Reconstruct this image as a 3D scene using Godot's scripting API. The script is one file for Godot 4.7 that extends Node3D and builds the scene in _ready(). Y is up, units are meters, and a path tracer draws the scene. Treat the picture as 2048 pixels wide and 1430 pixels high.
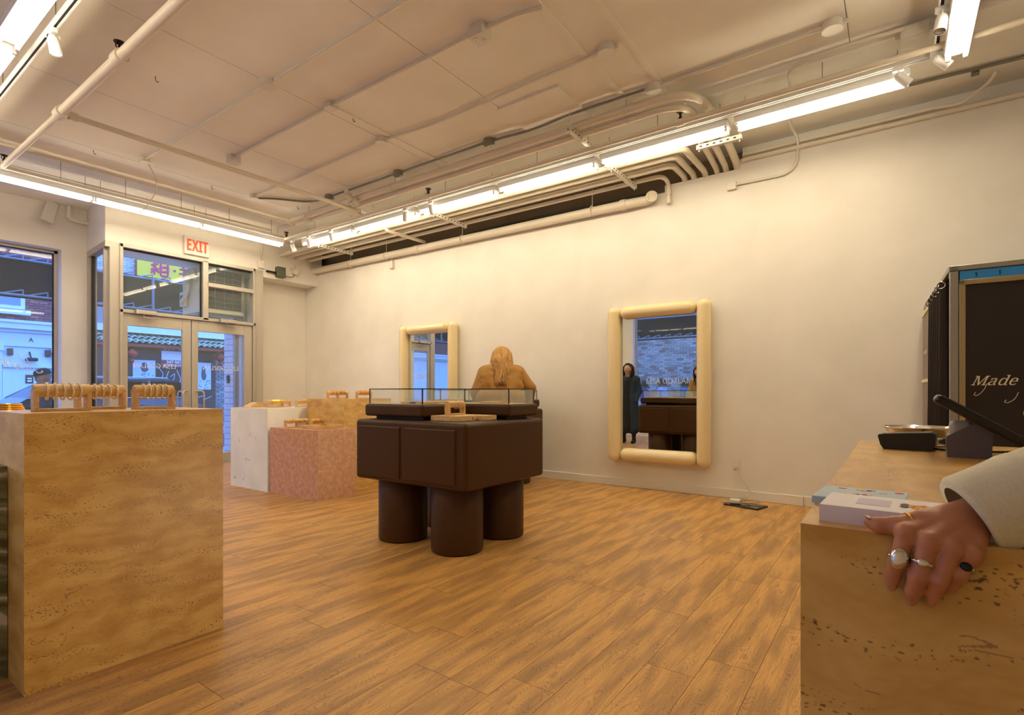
extends Node3D
# A jewellery shop on a street corner. y is up, metres. The mirror wall is at +X, the entrance wall at -Z; the camera stands at the origin, 1.1 m up.

const F := 1070.0            # focal length in pixels of the 2048 x 1430 picture
const HORIZON := 784.5
const YAW := 54.4
const EYE := Vector3(0, 1.1, 0)
var M := {}
var taken := {}
var rng := RandomNumberGenerator.new()


class MB:                    # collects shapes into one mesh
	var v := PackedVector3Array()
	var n := PackedVector3Array()
	var uv := PackedVector2Array()
	var c := PackedColorArray()
	var ix := PackedInt32Array()
	var t := Transform3D()
	var tint := Color.WHITE

	func put(p: Vector3, nn: Vector3, w := Vector2()) -> int:
		v.append(t * p)
		n.append((t.basis * nn).normalized())
		uv.append(w)
		c.append(tint)
		return v.size() - 1

	func tri(a: int, b: int, d: int) -> void:
		var f := (v[b] - v[a]).cross(v[d] - v[a])
		if f.dot(n[a] + n[b] + n[d]) > 0.0:
			ix.append_array([a, d, b])
		else:
			ix.append_array([a, b, d])

	func face(pts: Array, nn: Vector3, uvs := []) -> void:
		var k := []
		for i in pts.size():
			k.append(put(pts[i], nn, uvs[i] if uvs else Vector2()))
		for i in range(1, pts.size() - 1):
			tri(k[0], k[i], k[i + 1])

	func box(a: Vector3, b: Vector3) -> MB:
		var lo := a.min(b)
		var hi := a.max(b)
		for ax in 3:
			var p := (ax + 1) % 3
			var q := (ax + 2) % 3
			for s in 2:
				var pts := []
				var us := []
				for k in [[0, 0], [1, 0], [1, 1], [0, 1]]:
					var w := Vector3()
					w[ax] = hi[ax] if s else lo[ax]
					w[p] = hi[p] if k[0] else lo[p]
					w[q] = hi[q] if k[1] else lo[q]
					pts.append(w)
					us.append(Vector2(w[p], w[q]))
				var nn := Vector3()
				nn[ax] = 1.0 if s else -1.0
				face(pts, nn, us)
		return self

	func rbox(a: Vector3, b: Vector3, r: float, seg := 1) -> MB:   # box with rounded edges
		var lo := a.min(b)
		var hi := a.max(b)
		var mid := (lo + hi) / 2
		var h := (hi - lo) / 2
		r = minf(r, minf(h.x, minf(h.y, h.z)) * 0.999)
		var inner := h - Vector3.ONE * r
		var g := []
		for ax in 3:
			var l := []
			for i in seg + 1:
				l.append(-h[ax] + r * float(i) / seg)
			for i in seg + 1:
				l.append(h[ax] - r * float(seg - i) / seg)
			g.append(l)
		for ax in 3:
			var p := (ax + 1) % 3
			var q := (ax + 2) % 3
			for s in [-1.0, 1.0]:
				var first := v.size()
				for i in g[p].size():
					for j in g[q].size():
						var w := Vector3()
						w[ax] = h[ax] * s
						w[p] = g[p][i]
						w[q] = g[q][j]
						var core := w.clamp(-inner, inner)
						var nn := (w - core).normalized()
						put(mid + core + nn * r, nn, Vector2(w[p], w[q]))
				var m: int = g[q].size()
				for i in g[p].size() - 1:
					for j in m - 1:
						var k: int = first + i * m + j
						tri(k, k + 1, k + m + 1)
						tri(k, k + m + 1, k + m)
		return self

	func tube(pts, r, sides := 10, caps := true) -> MB:
		var k: int = pts.size()
		var up := Vector3.UP
		var d0: Vector3 = (pts[1] - pts[0]).normalized()
		if absf(d0.dot(up)) > 0.9:
			up = Vector3.RIGHT
		var side := d0.cross(up).normalized()
		var first := v.size()
		for i in k:
			var d: Vector3 = (pts[mini(i + 1, k - 1)] - pts[maxi(i - 1, 0)]).normalized()
			side = (side - d * side.dot(d)).normalized()
			var other := d.cross(side)
			var rr: float = r[i] if r is Array or r is PackedFloat32Array else r
			for j in sides + 1:
				var a := TAU * j / sides
				var nn := side * cos(a) + other * sin(a)
				put(pts[i] + nn * rr, nn, Vector2(float(j) / sides, float(i) / k))
		for i in k - 1:
			for j in sides:
				var q := first + i * (sides + 1) + j
				tri(q, q + 1, q + sides + 2)
				tri(q, q + sides + 2, q + sides + 1)
		if caps:
			for e in [0, k - 1]:
				var d: Vector3 = (pts[0] - pts[1]).normalized() if e == 0 else (pts[k - 1] - pts[k - 2]).normalized()
				var m := put(pts[e], d)
				var ring := []
				for j in sides:
					var src := t.affine_inverse() * v[first + e * (sides + 1) + j]
					ring.append(put(src, d))
				for j in sides:
					tri(m, ring[j], ring[(j + 1) % sides])
		return self

	func lathe(prof: Array, seg := 20, sq := Vector2.ONE) -> MB:      # profile of Vector2(radius, height), turned round y
		var first := v.size()
		var k := prof.size()
		for i in k:
			var d: Vector2 = prof[mini(i + 1, k - 1)] - prof[maxi(i - 1, 0)]
			for j in seg + 1:
				var a := TAU * j / seg
				var nn := Vector3(cos(a) * d.y, -d.x, sin(a) * d.y)
				if nn.length() < 1e-9:
					nn = Vector3.UP
				put(Vector3(cos(a) * prof[i].x * sq.x, prof[i].y, sin(a) * prof[i].x * sq.y), nn.normalized(), Vector2(float(j) / seg, prof[i].y))
		for i in k - 1:
			for j in seg:
				var q := first + i * (seg + 1) + j
				tri(q, q + 1, q + seg + 2)
				tri(q, q + seg + 2, q + seg + 1)
		return self

	func drum(r: float, h: float, seg := 16) -> MB:                 # closed cylinder standing on y = 0 of the current frame
		lathe([Vector2(r, 0), Vector2(r, h)], seg)
		for y in [0.0, h]:
			var ring := []
			for j in seg:
				ring.append(Vector3(cos(TAU * j / seg) * r, y, sin(TAU * j / seg) * r))
			face(ring, Vector3.DOWN if y == 0.0 else Vector3.UP)
		return self

	func ball(at: Vector3, r: Vector3, seg := 12, rings := 8) -> MB:
		var first := v.size()
		for i in rings + 1:
			var a := PI * i / rings
			for j in seg + 1:
				var b := TAU * j / seg
				var u := Vector3(sin(a) * cos(b), cos(a), sin(a) * sin(b))
				put(at + u * r, (u / r).normalized(), Vector2(float(j) / seg, float(i) / rings))
		for i in rings:
			for j in seg:
				var q := first + i * (seg + 1) + j
				tri(q, q + 1, q + seg + 2)
				tri(q, q + seg + 2, q + seg + 1)
		return self

	func prism(poly: PackedVector2Array, z0: float, z1: float) -> MB:    # polygon in x, y drawn out along z
		var cut := Geometry2D.triangulate_polygon(poly)
		for s in [[z0, -1.0], [z1, 1.0]]:
			var k := []
			for p in poly:
				k.append(put(Vector3(p.x, p.y, s[0]), Vector3(0, 0, s[1] * signf(z1 - z0)), p))
			for i in range(0, cut.size(), 3):
				tri(k[cut[i]], k[cut[i + 1]], k[cut[i + 2]])
		var turn := 1.0 if not Geometry2D.is_polygon_clockwise(poly) else -1.0
		for i in poly.size():
			var a := poly[i]
			var b := poly[(i + 1) % poly.size()]
			var e := (b - a).normalized()
			face([Vector3(a.x, a.y, z0), Vector3(b.x, b.y, z0), Vector3(b.x, b.y, z1), Vector3(a.x, a.y, z1)], Vector3(e.y, -e.x, 0) * turn)
		return self

	func mesh() -> ArrayMesh:
		var a := []
		a.resize(Mesh.ARRAY_MAX)
		a[Mesh.ARRAY_VERTEX] = v
		a[Mesh.ARRAY_NORMAL] = n
		a[Mesh.ARRAY_TEX_UV] = uv
		a[Mesh.ARRAY_COLOR] = c
		a[Mesh.ARRAY_INDEX] = ix
		var m := ArrayMesh.new()
		m.add_surface_from_arrays(Mesh.PRIMITIVE_TRIANGLES, a)
		return m


# ---------------------------------------------------------------- naming and parenting
func numbered(called: String) -> String:
	taken[called] = taken.get(called, -1) + 1
	return called if taken[called] == 0 else "%s_%03d" % [called, taken[called]]


func tag(o: Node, label := "", category := "", group := "", kind := "") -> Node:
	for k in [["label", label], ["category", category], ["group", group], ["kind", kind]]:
		if k[1]:
			o.set_meta(k[0], k[1])
	return o


func obj(called: String, mb, m: Material, parent: Node = self) -> MeshInstance3D:
	var o := MeshInstance3D.new()
	o.mesh = mb.mesh() if mb is MB else mb
	o.material_override = m
	o.name = numbered(called) if parent == self else called
	parent.add_child(o, true)
	return o


func thing(called: String, label: String, category: String, at := Vector3.ZERO, turn := 0.0, group := "") -> Node3D:
	var o := Node3D.new()
	o.name = numbered(called)
	add_child(o)
	o.position = at
	o.rotation.y = turn
	tag(o, label, category, group)
	return o


func room(called: String, mb, m: Material, parent: Node = self) -> MeshInstance3D:
	var o := obj(called, mb, m, parent)
	if parent == self:
		o.set_meta("kind", "structure")
	return o


func copy(o: Node3D, at: Vector3, turn := 0.0, label := "", group := "") -> Node3D:
	var r: Node3D = o.duplicate()
	r.name = numbered(String(o.name).rstrip("0123456789_"))
	add_child(r)
	r.position = at
	r.rotation.y = turn
	tag(r, label, "", group)
	return r


func B(a: Vector3, b: Vector3) -> MB:
	return MB.new().box(a, b)


func R(a: Vector3, b: Vector3, r: float, seg := 1) -> MB:
	return MB.new().rbox(a, b, r, seg)


func V(x: float, y: float, z: float) -> Vector3:
	return Vector3(x, y, z)


func bend(pts: Array, rad: float, steps := 6) -> Array:      # a polyline with its corners rounded
	var out := [pts[0]]
	for i in range(1, pts.size() - 1):
		var a: Vector3 = pts[i - 1] - pts[i]
		var b: Vector3 = pts[i + 1] - pts[i]
		var r := minf(rad, minf(a.length(), b.length()) * 0.49)
		var p: Vector3 = pts[i] + a.normalized() * r
		var q: Vector3 = pts[i] + b.normalized() * r
		for k in steps + 1:
			var s := float(k) / steps
			out.append(p.lerp(pts[i], s).lerp(pts[i].lerp(q, s), s))
	out.append(pts[-1])
	return out


func seen_on(axis: int, value: float, u: float, w: float) -> Vector3:     # where the ray through a picture point meets a plane of the room
	var yaw := deg_to_rad(YAW)
	var d := V(sin(yaw), 0, -cos(yaw)) + V(cos(yaw), 0, sin(yaw)) * (u - 1024) / F + Vector3.UP * (HORIZON - w) / F
	return EYE + d * ((value - EYE[axis]) / d[axis])


func lettering(words: String, size: float, depth: float, bold := false, serif := false) -> TextMesh:
	var f := SystemFont.new()
	f.font_names = PackedStringArray(["Droid Serif" if serif else "Droid Sans"])
	f.font_weight = 700 if bold else 400
	var m := TextMesh.new()
	m.text = words
	m.font = f
	m.font_size = 64
	m.pixel_size = size / 46.0      # capital letters come out this high
	m.depth = depth
	m.curve_step = 1.0
	return m


func slanted(tm: TextMesh, k: float) -> ArrayMesh:      # italic: letters leaned over by k
	var a := tm.get_mesh_arrays()
	var p: PackedVector3Array = a[Mesh.ARRAY_VERTEX]
	for i in p.size():
		p[i].x += k * p[i].y
	a[Mesh.ARRAY_VERTEX] = p
	var m := ArrayMesh.new()
	m.add_surface_from_arrays(Mesh.PRIMITIVE_TRIANGLES, a)
	return m


# ---------------------------------------------------------------- materials
func mat(called: String, color: Color, rough := 0.6, metal := 0.0) -> StandardMaterial3D:
	var m := StandardMaterial3D.new()
	m.resource_name = called
	m.albedo_color = color
	m.roughness = rough
	m.metallic = metal
	M[called] = m
	return m


func picture(w: int, h: int, paint: Callable) -> ImageTexture:
	var d := PackedByteArray()
	d.resize(w * h * 3)
	var k := 0
	for y in h:
		for x in w:
			var c: Color = paint.call(x, y)
			d[k] = clampi(int(c.r * 255), 0, 255)
			d[k + 1] = clampi(int(c.g * 255), 0, 255)
			d[k + 2] = clampi(int(c.b * 255), 0, 255)
			k += 3
	return ImageTexture.create_from_image(Image.create_from_data(w, h, false, Image.FORMAT_RGB8, d))


func noise(s: int, freq: float, octaves := 3, kind := FastNoiseLite.TYPE_SIMPLEX_SMOOTH) -> FastNoiseLite:
	var f := FastNoiseLite.new()
	f.seed = s
	f.frequency = freq
	f.noise_type = kind
	f.fractal_octaves = octaves
	return f


func wrap_stone(m: StandardMaterial3D, tex: Texture2D, across: float) -> void:
	m.albedo_texture = tex
	m.uv1_triplanar = true
	m.uv1_triplanar_sharpness = 8.0
	m.uv1_scale = Vector3.ONE / across
	m.albedo_color = Color.WHITE


func mottled(m: StandardMaterial3D, a: Color, b: Color, freq: float, s: int, across := 1.0) -> void:   # fine uneven colour for plain surfaces
	var nt := NoiseTexture2D.new()
	nt.width = 256
	nt.height = 256
	nt.seamless = true
	nt.noise = noise(s, freq, 4)
	var g := Gradient.new()
	g.colors = PackedColorArray([a, b])
	nt.color_ramp = g
	m.albedo_texture = nt
	m.albedo_color = Color.WHITE
	m.uv1_triplanar = true
	m.uv1_world_triplanar = true
	m.uv1_scale = Vector3.ONE / across


func make_materials() -> void:
	mottled(mat("wall", Color.WHITE, 0.75), Color(0.90, 0.88, 0.84), Color(0.93, 0.91, 0.875), 0.012, 3, 2.0)
	mottled(mat("ceiling", Color.WHITE, 0.85), Color(0.92, 0.905, 0.865), Color(0.955, 0.94, 0.905), 0.01, 5, 2.6)
	mat("pipe", Color(0.87, 0.83, 0.755), 0.45)
	mat("pipe_white", Color(0.88, 0.86, 0.81), 0.4)
	mat("galvanised", Color(0.55, 0.55, 0.51), 0.45, 0.7)
	mat("raw_wall", Color(0.52, 0.46, 0.38), 0.95)
	mat("trim", Color(0.9, 0.88, 0.84), 0.4)
	mat("frame_metal", Color(0.72, 0.69, 0.64), 0.42, 0.25)
	mat("frame_dark", Color(0.07, 0.07, 0.075), 0.5)
	mat("steel", Color(0.72, 0.72, 0.72), 0.28, 0.95)
	mat("fixture", Color(0.9, 0.9, 0.9), 0.35)
	mat("track_slot", Color(0.13, 0.12, 0.12), 0.6)
	mat("brass_dark", Color(0.22, 0.15, 0.09), 0.4, 0.8)
	mat("leather", Color(0.275, 0.175, 0.075), 0.5)
	M.leather.clearcoat_enabled = true
	M.leather.clearcoat = 0.06
	M.leather.metallic_specular = 0.35
	M.leather.clearcoat_roughness = 0.35
	mat("mirror_frame", Color(0.93, 0.85, 0.66), 0.22)
	M.mirror_frame.clearcoat_enabled = true
	M.mirror_frame.clearcoat = 0.4
	M.mirror_frame.clearcoat_roughness = 0.12
	mat("mirror", Color(0.86, 0.88, 0.88), 0.0, 1.0)
	var g := mat("glass", Color(0.86, 0.93, 0.92, 0.06), 0.0)
	g.metallic_specular = 0.28
	g.transparency = BaseMaterial3D.TRANSPARENCY_ALPHA
	var cg := mat("case_glass", Color(0.82, 0.93, 0.9, 0.09), 0.0)
	cg.metallic_specular = 0.4
	cg.transparency = BaseMaterial3D.TRANSPARENCY_ALPHA
	mat("glass_edge", Color(0.05, 0.14, 0.13), 0.1)
	mat("gold", Color(0.95, 0.72, 0.28), 0.18, 1.0)
	mat("silver", Color(0.86, 0.85, 0.83), 0.15, 1.0)
	mat("crystal", Color(0.96, 0.90, 0.76), 0.2, 0.3)
	mat("black", Color(0.035, 0.035, 0.038), 0.45)
	mat("black_plastic", Color(0.05, 0.05, 0.055), 0.35)
	mat("white_plastic", Color(0.9, 0.88, 0.84), 0.4)
	mat("cable", Color(0.78, 0.72, 0.6), 0.5)
	mat("exit_red", Color(0.98, 0.34, 0.17), 0.5)
	mat("green_box", Color(0.36, 0.37, 0.29), 0.6)
	mat("letter_white", Color(0.94, 0.94, 0.94), 0.5)
	mat("grommet", Color(0.8, 0.8, 0.8), 0.2, 1.0)
	var lamp := mat("tube_light", Color(1, 1, 1), 0.3)
	lamp.emission_enabled = true
	lamp.emission = TUBE_COLOR
	lamp.emission_energy_multiplier = TUBE_GLOW
	var spot := mat("spot_lens", Color(1, 1, 1), 0.3)
	spot.emission_enabled = true
	spot.emission = Color(1, 0.95, 0.85)
	spot.emission_energy_multiplier = 3.0
	# skin, cloth and hair take their colours from the vertices of each figure
	var sk := mat("figure", Color.WHITE, 0.75)
	sk.vertex_color_use_as_albedo = true
	var hd := mat("skin_close", Color(0.74, 0.50, 0.37), 0.5)
	hd.subsurf_scatter_enabled = true
	hd.subsurf_scatter_strength = 0.08
	mat("nail", Color(0.76, 0.53, 0.44), 0.25)
	mottled(mat("linen", Color.WHITE, 0.9), Color(0.83, 0.80, 0.68), Color(0.90, 0.87, 0.76), 0.09, 12, 0.1)
	street_materials()
	make_stone()
	make_wood()


func make_stone() -> void:
	# travertine: level beds of beige and ochre with strings of small open pores
	var warp := noise(11, 0.004, 3)
	var bed := noise(12, 0.006, 4)
	var cloud := noise(13, 0.009, 4)
	var pore := noise(14, 0.21, 2)
	var where := noise(15, 0.008, 2)
	var fine := noise(16, 0.12, 2)
	var crack := noise(17, 0.007, 3)
	wrap_stone(mat("travertine", Color.WHITE, 0.32), picture(1024, 1024, func(x, y):
		var yy: float = y + 26.0 * warp.get_noise_2d(x * 1.1, y)
		var b := bed.get_noise_2d(x * 0.16, yy * 2.6) * 0.8 + cloud.get_noise_2d(x * 0.8, yy * 1.6) * 0.8 + fine.get_noise_2d(x * 0.5, yy) * 0.16
		var col := Color(0.76, 0.565, 0.255).lerp(Color(0.87, 0.70, 0.39), clampf(0.5 + b, 0, 1))
		var w := where.get_noise_2d(x * 0.5, yy * 3.0)
		if w > 0.06:
			var p := pore.get_noise_2d(x * 0.55, yy * 1.25)
			if p > 0.56 - 0.5 * (w - 0.1):
				col = col.lerp(Color(0.40, 0.25, 0.12), clampf((p - 0.56 + 0.5 * (w - 0.1)) * 6.0, 0, 0.9))
		var k := absf(crack.get_noise_2d(x * 0.45, yy * 2.2))
		if k < 0.007 and cloud.get_noise_2d(x * 0.6 + 500, yy) > 0.2:
			col = col.lerp(Color(0.52, 0.36, 0.2), 0.6)
		return col), 1.5)
	wrap_stone(mat("travertine_small", Color.WHITE, 0.45), picture(256, 256, func(x, y):      # the paler stone of the stands
		var b := bed.get_noise_2d(x * 1.2, y * 5.0) * 0.7 + cloud.get_noise_2d(x * 3.0, y * 3.0) * 0.5
		var col := Color(0.84, 0.66, 0.42).lerp(Color(0.93, 0.80, 0.58), clampf(0.5 + b, 0, 1))
		if pore.get_noise_2d(x * 0.8, y * 1.1) > 0.52:
			col = col.lerp(Color(0.5, 0.33, 0.16), 0.7)
		return col), 0.28)
	M.travertine_small.uv1_world_triplanar = true
	var vein := noise(21, 0.006, 4)
	var dash := noise(22, 0.012, 4)
	var spot := noise(23, 0.008, 3)
	wrap_stone(mat("white_marble", Color.WHITE, 0.3), picture(512, 512, func(x, y):
		var col := Color(0.93, 0.905, 0.87).lerp(Color(0.87, 0.85, 0.82), clampf(0.5 + vein.get_noise_2d(x, y), 0, 1))
		var k := absf(dash.get_noise_2d(x + y * 0.5, y * 0.6 - x * 0.3))
		var s := spot.get_noise_2d(x * 1.0, y * 1.0)
		if k < 0.05 and s > 0.34:
			col = col.lerp(Color(0.42, 0.39, 0.36), clampf((s - 0.34) * 5.0, 0, 0.8) * (1.0 - k / 0.05))
		return col), 1.4)
	var pa := noise(31, 0.03, 5)
	var pb := noise(32, 0.035, 3)
	var pc := noise(33, 0.05, 2)
	wrap_stone(mat("pink_stone", Color.WHITE, 0.3), picture(512, 512, func(x, y):
		var a := pa.get_noise_2d(x, y)
		var col := Color(0.73, 0.51, 0.37).lerp(Color(0.80, 0.60, 0.45), clampf(0.5 + a * 1.1, 0, 1))
		var k := absf(pb.get_noise_2d(x + 30 * a, y))
		if k < 0.016 and a > -0.1:
			col = col.lerp(Color(0.86, 0.75, 0.58), 0.7 * (1.0 - k / 0.016))
		if pc.get_noise_2d(x * 1.5, y * 1.5) > 0.55:
			col = col.lerp(Color(0.88, 0.78, 0.64), 0.6)
		if pc.get_noise_2d(x, y) < -0.5:
			col = col.lerp(Color(0.56, 0.36, 0.26), 0.4)
		return col), 1.1)
	var oa := noise(41, 0.004, 4)
	var ob := noise(42, 0.02, 3)
	wrap_stone(mat("onyx", Color.WHITE, 0.2), picture(256, 512, func(x, y):
		var yy: float = y + 45.0 * oa.get_noise_2d(x * 1.5, y)
		var b := ob.get_noise_2d(x * 0.2, yy * 1.6)
		var col := Color(0.36, 0.36, 0.22).lerp(Color(0.66, 0.63, 0.46), clampf(0.45 + b, 0, 1))
		return col.lerp(Color(0.82, 0.8, 0.66), clampf((b - 0.32) * 4.0, 0, 0.9))), 0.9)


func make_wood() -> void:
	# six boards above one another: growth rings cut lengthwise, fibres, and the broad tone of each board
	var ring := noise(51, 0.0032, 2)
	var wob := noise(52, 0.02, 3)
	var fibre := noise(53, 0.05, 2)
	var tone := noise(54, 0.006, 3)
	var tex := picture(1024, 1020, func(x, y):
		var k: int = y / 170
		var v: float = (y - k * 170)
		var seedx: float = x + k * 3000.0
		var r := ring.get_noise_2d(seedx * 0.55, v * 3.4 + k * 900.0) * 13.0 + v * 0.028 + wob.get_noise_2d(seedx * 0.35, v * 2.0) * 0.4
		var f := absf(r - floorf(r) - 0.5) * 2.0
		var t := tone.get_noise_2d(seedx * 0.25, v * 1.7 + k * 700.0)
		var fi := fibre.get_noise_2d(seedx * 0.10, v * 7.0)
		var col := Color(0.85, 0.645, 0.355).lerp(Color(0.68, 0.51, 0.295), clampf(0.34 + t * 1.3, 0, 1))
		var dark := smoothstep(0.5, 0.98, f) * clampf(0.6 + 0.9 * fi + 0.4 * t, 0.1, 1.0)
		col = col.lerp(Color(0.38, 0.27, 0.165), dark * 0.5)
		return col.lerp(Color(0.50, 0.37, 0.25), clampf(fi * 0.6, 0, 0.3)))
	var m := mat("oak_board", Color.WHITE, 0.42)
	m.albedo_texture = tex
	m.metallic_specular = 0.4


# ---------------------------------------------------------------- light and camera settings
const TUBE_COLOR := Color(1.0, 0.93, 0.79)
const TUBE_GLOW := 29.0
const TUBE_ENERGY := 0.90      # of the area light under each strip
const EXPOSURE := 0.8
const SKY_ENERGY := 2.4


func _ready() -> void:
	rng.seed = 7
	var cam := Camera3D.new()
	cam.name = "camera"
	cam.projection = Camera3D.PROJECTION_FRUSTUM
	cam.near = 0.05
	cam.far = 200.0
	cam.size = 0.05 * 1430.0 / F
	cam.frustum_offset = Vector2(0, 0.05 * (HORIZON - 715.0) / F)
	cam.position = EYE
	cam.rotation_degrees.y = -YAW
	add_child(cam)
	cam.current = true
	var we := WorldEnvironment.new()
	we.name = "environment"
	var env := Environment.new()
	env.tonemap_mode = Environment.TONE_MAPPER_LINEAR
	env.tonemap_exposure = EXPOSURE
	env.background_mode = Environment.BG_SKY
	var sm := ProceduralSkyMaterial.new()
	sm.sky_top_color = Color(0.36, 0.58, 1.0)
	sm.sky_horizon_color = Color(0.58, 0.74, 1.0)
	sm.ground_bottom_color = Color(0.3, 0.33, 0.38)
	sm.ground_horizon_color = Color(0.6, 0.7, 0.85)
	sm.sky_energy_multiplier = SKY_ENERGY
	sm.ground_energy_multiplier = SKY_ENERGY
	var sky := Sky.new()
	sky.sky_material = sm
	env.sky = sky
	env.sdfgi_enabled = true
	env.ssao_enabled = true
	env.ssil_enabled = true
	we.environment = env
	add_child(we)
	make_materials()
	shell()
	entrance()
	ceiling_run()
	strip_lights()
	mirrors()
	stone_blocks()
	brown_tables()
	counter()
	booth()
	wall_bits()
	street()
	people()
	jewellery()


# ---------------------------------------------------------------- the room
const WX := 5.85      # face of the mirror wall
const CEIL := 3.72
const LX := -1.2      # left wall with the shop window
const FZ := -9.5      # front wall with the shop window
const DZ := -8.55     # wall with the entrance doors


func shell() -> void:
	# floor of oak boards that run towards the mirror wall
	var slab := room("floor", B(V(LX - 0.3, -0.2, FZ - 0.1), V(WX + 0.3, -0.012, 2.8)), M.raw_wall)
	var variants := []
	for k in 6:
		var mb := MB.new()
		var u0 := k / 6.0 + 0.002
		var u1 := (k + 1) / 6.0 - 0.002
		var a := V(0.001, -0.011, 0.0008)
		var b := V(1.219, 0.0, 0.1892)
		mb.face([V(a.x, b.y, a.z), V(b.x, b.y, a.z), V(b.x, b.y, b.z), V(a.x, b.y, b.z)], Vector3.UP, [Vector2(0, u0), Vector2(1, u0), Vector2(1, u1), Vector2(0, u1)])
		mb.face([V(a.x, a.y, a.z), V(a.x, b.y, a.z), V(a.x, b.y, b.z), V(a.x, a.y, b.z)], Vector3.LEFT)
		mb.face([V(b.x, a.y, a.z), V(b.x, b.y, a.z), V(b.x, b.y, b.z), V(b.x, a.y, b.z)], Vector3.RIGHT)
		mb.face([V(a.x, a.y, a.z), V(a.x, b.y, a.z), V(b.x, b.y, a.z), V(b.x, a.y, a.z)], Vector3.FORWARD)
		mb.face([V(a.x, a.y, b.z), V(a.x, b.y, b.z), V(b.x, b.y, b.z), V(b.x, a.y, b.z)], Vector3.BACK)
		variants.append(mb)
	var shared := variants.map(func(q): return q.mesh())
	var boards := []
	var yaw := deg_to_rad(YAW)
	for row in 65:
		var z := -9.56 + row * 0.19
		var x := LX - 0.1 - rng.randf() * 1.1
		if row == 46:
			x = -0.354 - 1.22
		while x < WX:
			var mid := V(x + 0.61, 0, z + 0.095)
			var w := mid.x * sin(yaw) - mid.z * cos(yaw)
			var lat := mid.x * cos(yaw) + mid.z * sin(yaw)
			var hid: bool = w < 0.7 or absf(lat) / w > 1.25 or (mid.x > 0.75 and mid.z > 0.0) or (mid.x < 1.0 and mid.z < -2.75) or (mid.x > 3.3 and mid.x < 4.0 and mid.z < -5.0 and mid.z > -6.3)
			boards.append([1e3 + w if hid else w, x, z, rng.randi() % 6, rng.randi() % 2])
			x += 1.22
	boards.sort_custom(func(p, q): return p[0] < q[0])
	var rest := MB.new()
	for i in boards.size():
		var d: Array = boards[i]
		var tf := Transform3D(Basis(), V(d[1], 0, d[2]))
		if d[4]:
			tf = Transform3D(Basis(Vector3.UP, PI), V(d[1] + 1.22, 0, d[2] + 0.19))
		if i < 296:
			var o := obj("board", shared[d[3]], M.oak_board, slab)
			o.transform = tf
		else:
			var src: MB = variants[d[3]]
			for q in src.v.size():
				rest.put(tf * src.v[q], tf.basis * src.n[q], src.uv[q])
			for q in src.ix:
				rest.ix.append(q + rest.v.size() - src.v.size())
	tag(obj("boards", rest, M.oak_board, slab), "", "", "", "stuff")
	# mirror wall: a white lining that stops short of the ceiling, with a notch where the pipes go down, and the old wall above it
	var wr := room("wall_right", B(V(WX, 0, -8.95), V(WX + 0.1, 3.33, -2.09)), M.wall)
	obj("lining", B(V(WX, 0, -2.09), V(WX + 0.1, 3.405, -1.30)), M.wall, wr)
	obj("lining", B(V(WX, 0, -1.30), V(WX + 0.1, 3.50, 2.7)), M.wall, wr)
	obj("old_wall", B(V(WX + 0.22, 0, -9.6), V(WX + 0.4, CEIL, -1.30)), M.raw_wall, wr)
	obj("upper_wall", B(V(WX + 0.12, 0, -1.30), V(WX + 0.4, CEIL, 2.7)), M.wall, wr)
	var bb := room("baseboard_right", R(V(WX - 0.016, 0, -8.92), V(WX, 0.095, -0.72), 0.005), M.trim)
	obj("length", R(V(WX - 0.016, 0, -0.716), V(WX, 0.095, 2.6), 0.005), M.trim, bb)
	room("wall_back", B(V(LX - 0.3, 0, 2.6), V(WX + 0.4, CEIL, 2.8)), M.wall)
	# left wall with the long shop window onto the side street
	var wl := room("wall_left", B(V(LX - 0.25, 0, -9.75), V(LX, CEIL, -5.4)), M.wall)
	obj("pier", B(V(LX - 0.25, 0, -2.4), V(LX, CEIL, 2.7)), M.wall, wl)
	obj("header", B(V(LX - 0.25, 3.3, -5.4), V(LX, CEIL, -2.4)), M.wall, wl)
	obj("sill", B(V(LX - 0.25, 0, -5.4), V(LX, 0.3, -2.4)), M.wall, wl)
	var win := room("window_1", frame_bars(V(LX - 0.2, 0.3, -5.4), V(LX - 0.14, 3.3, -2.4), [], 2), M.frame_metal)
	for z in [[-5.36, -2.44]]:
		obj("pane", B(V(LX - 0.175, 0.34, z[0]), V(LX - 0.167, 3.26, z[1])), M.glass, win)
	var name_on_glass := obj("lettering", lettering("LISA GOZLAN", 0.138, 0.004), M.letter_white, win)
	name_on_glass.position = V(LX - 0.18, 1.38, -4.55)
	name_on_glass.rotation_degrees.y = -90
	# front wall with the shop window onto the main street
	var wf := room("wall_front", B(V(LX, 0, FZ - 0.25), V(0.2, CEIL, FZ)), M.wall)
	obj("pier", B(V(2.42, 0, FZ - 0.25), V(2.78, CEIL, FZ)), M.wall, wf)
	obj("header", B(V(0.2, 3.1, FZ - 0.25), V(2.42, CEIL, FZ)), M.wall, wf)
	obj("sill", B(V(0.2, 0, FZ - 0.25), V(2.42, 0.35, FZ)), M.wall, wf)
	var w2 := room("window_2", frame_bars(V(0.2, 0.35, FZ - 0.22), V(2.42, 3.1, FZ - 0.16), [], 0), M.frame_metal)
	obj("seal", frame_bars(V(0.235, 0.385, FZ - 0.2), V(2.385, 3.065, FZ - 0.18), [], 0, 0.02), M.frame_dark, w2)
	obj("pane", B(V(0.25, 0.4, FZ - 0.194), V(2.37, 3.05, FZ - 0.186)), M.glass, w2)
	# flowing script on the pane, written for the street
	var script_at := func(u, w): return seen_on(2, FZ - 0.18, u, w)
	var ink := MB.new()
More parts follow.
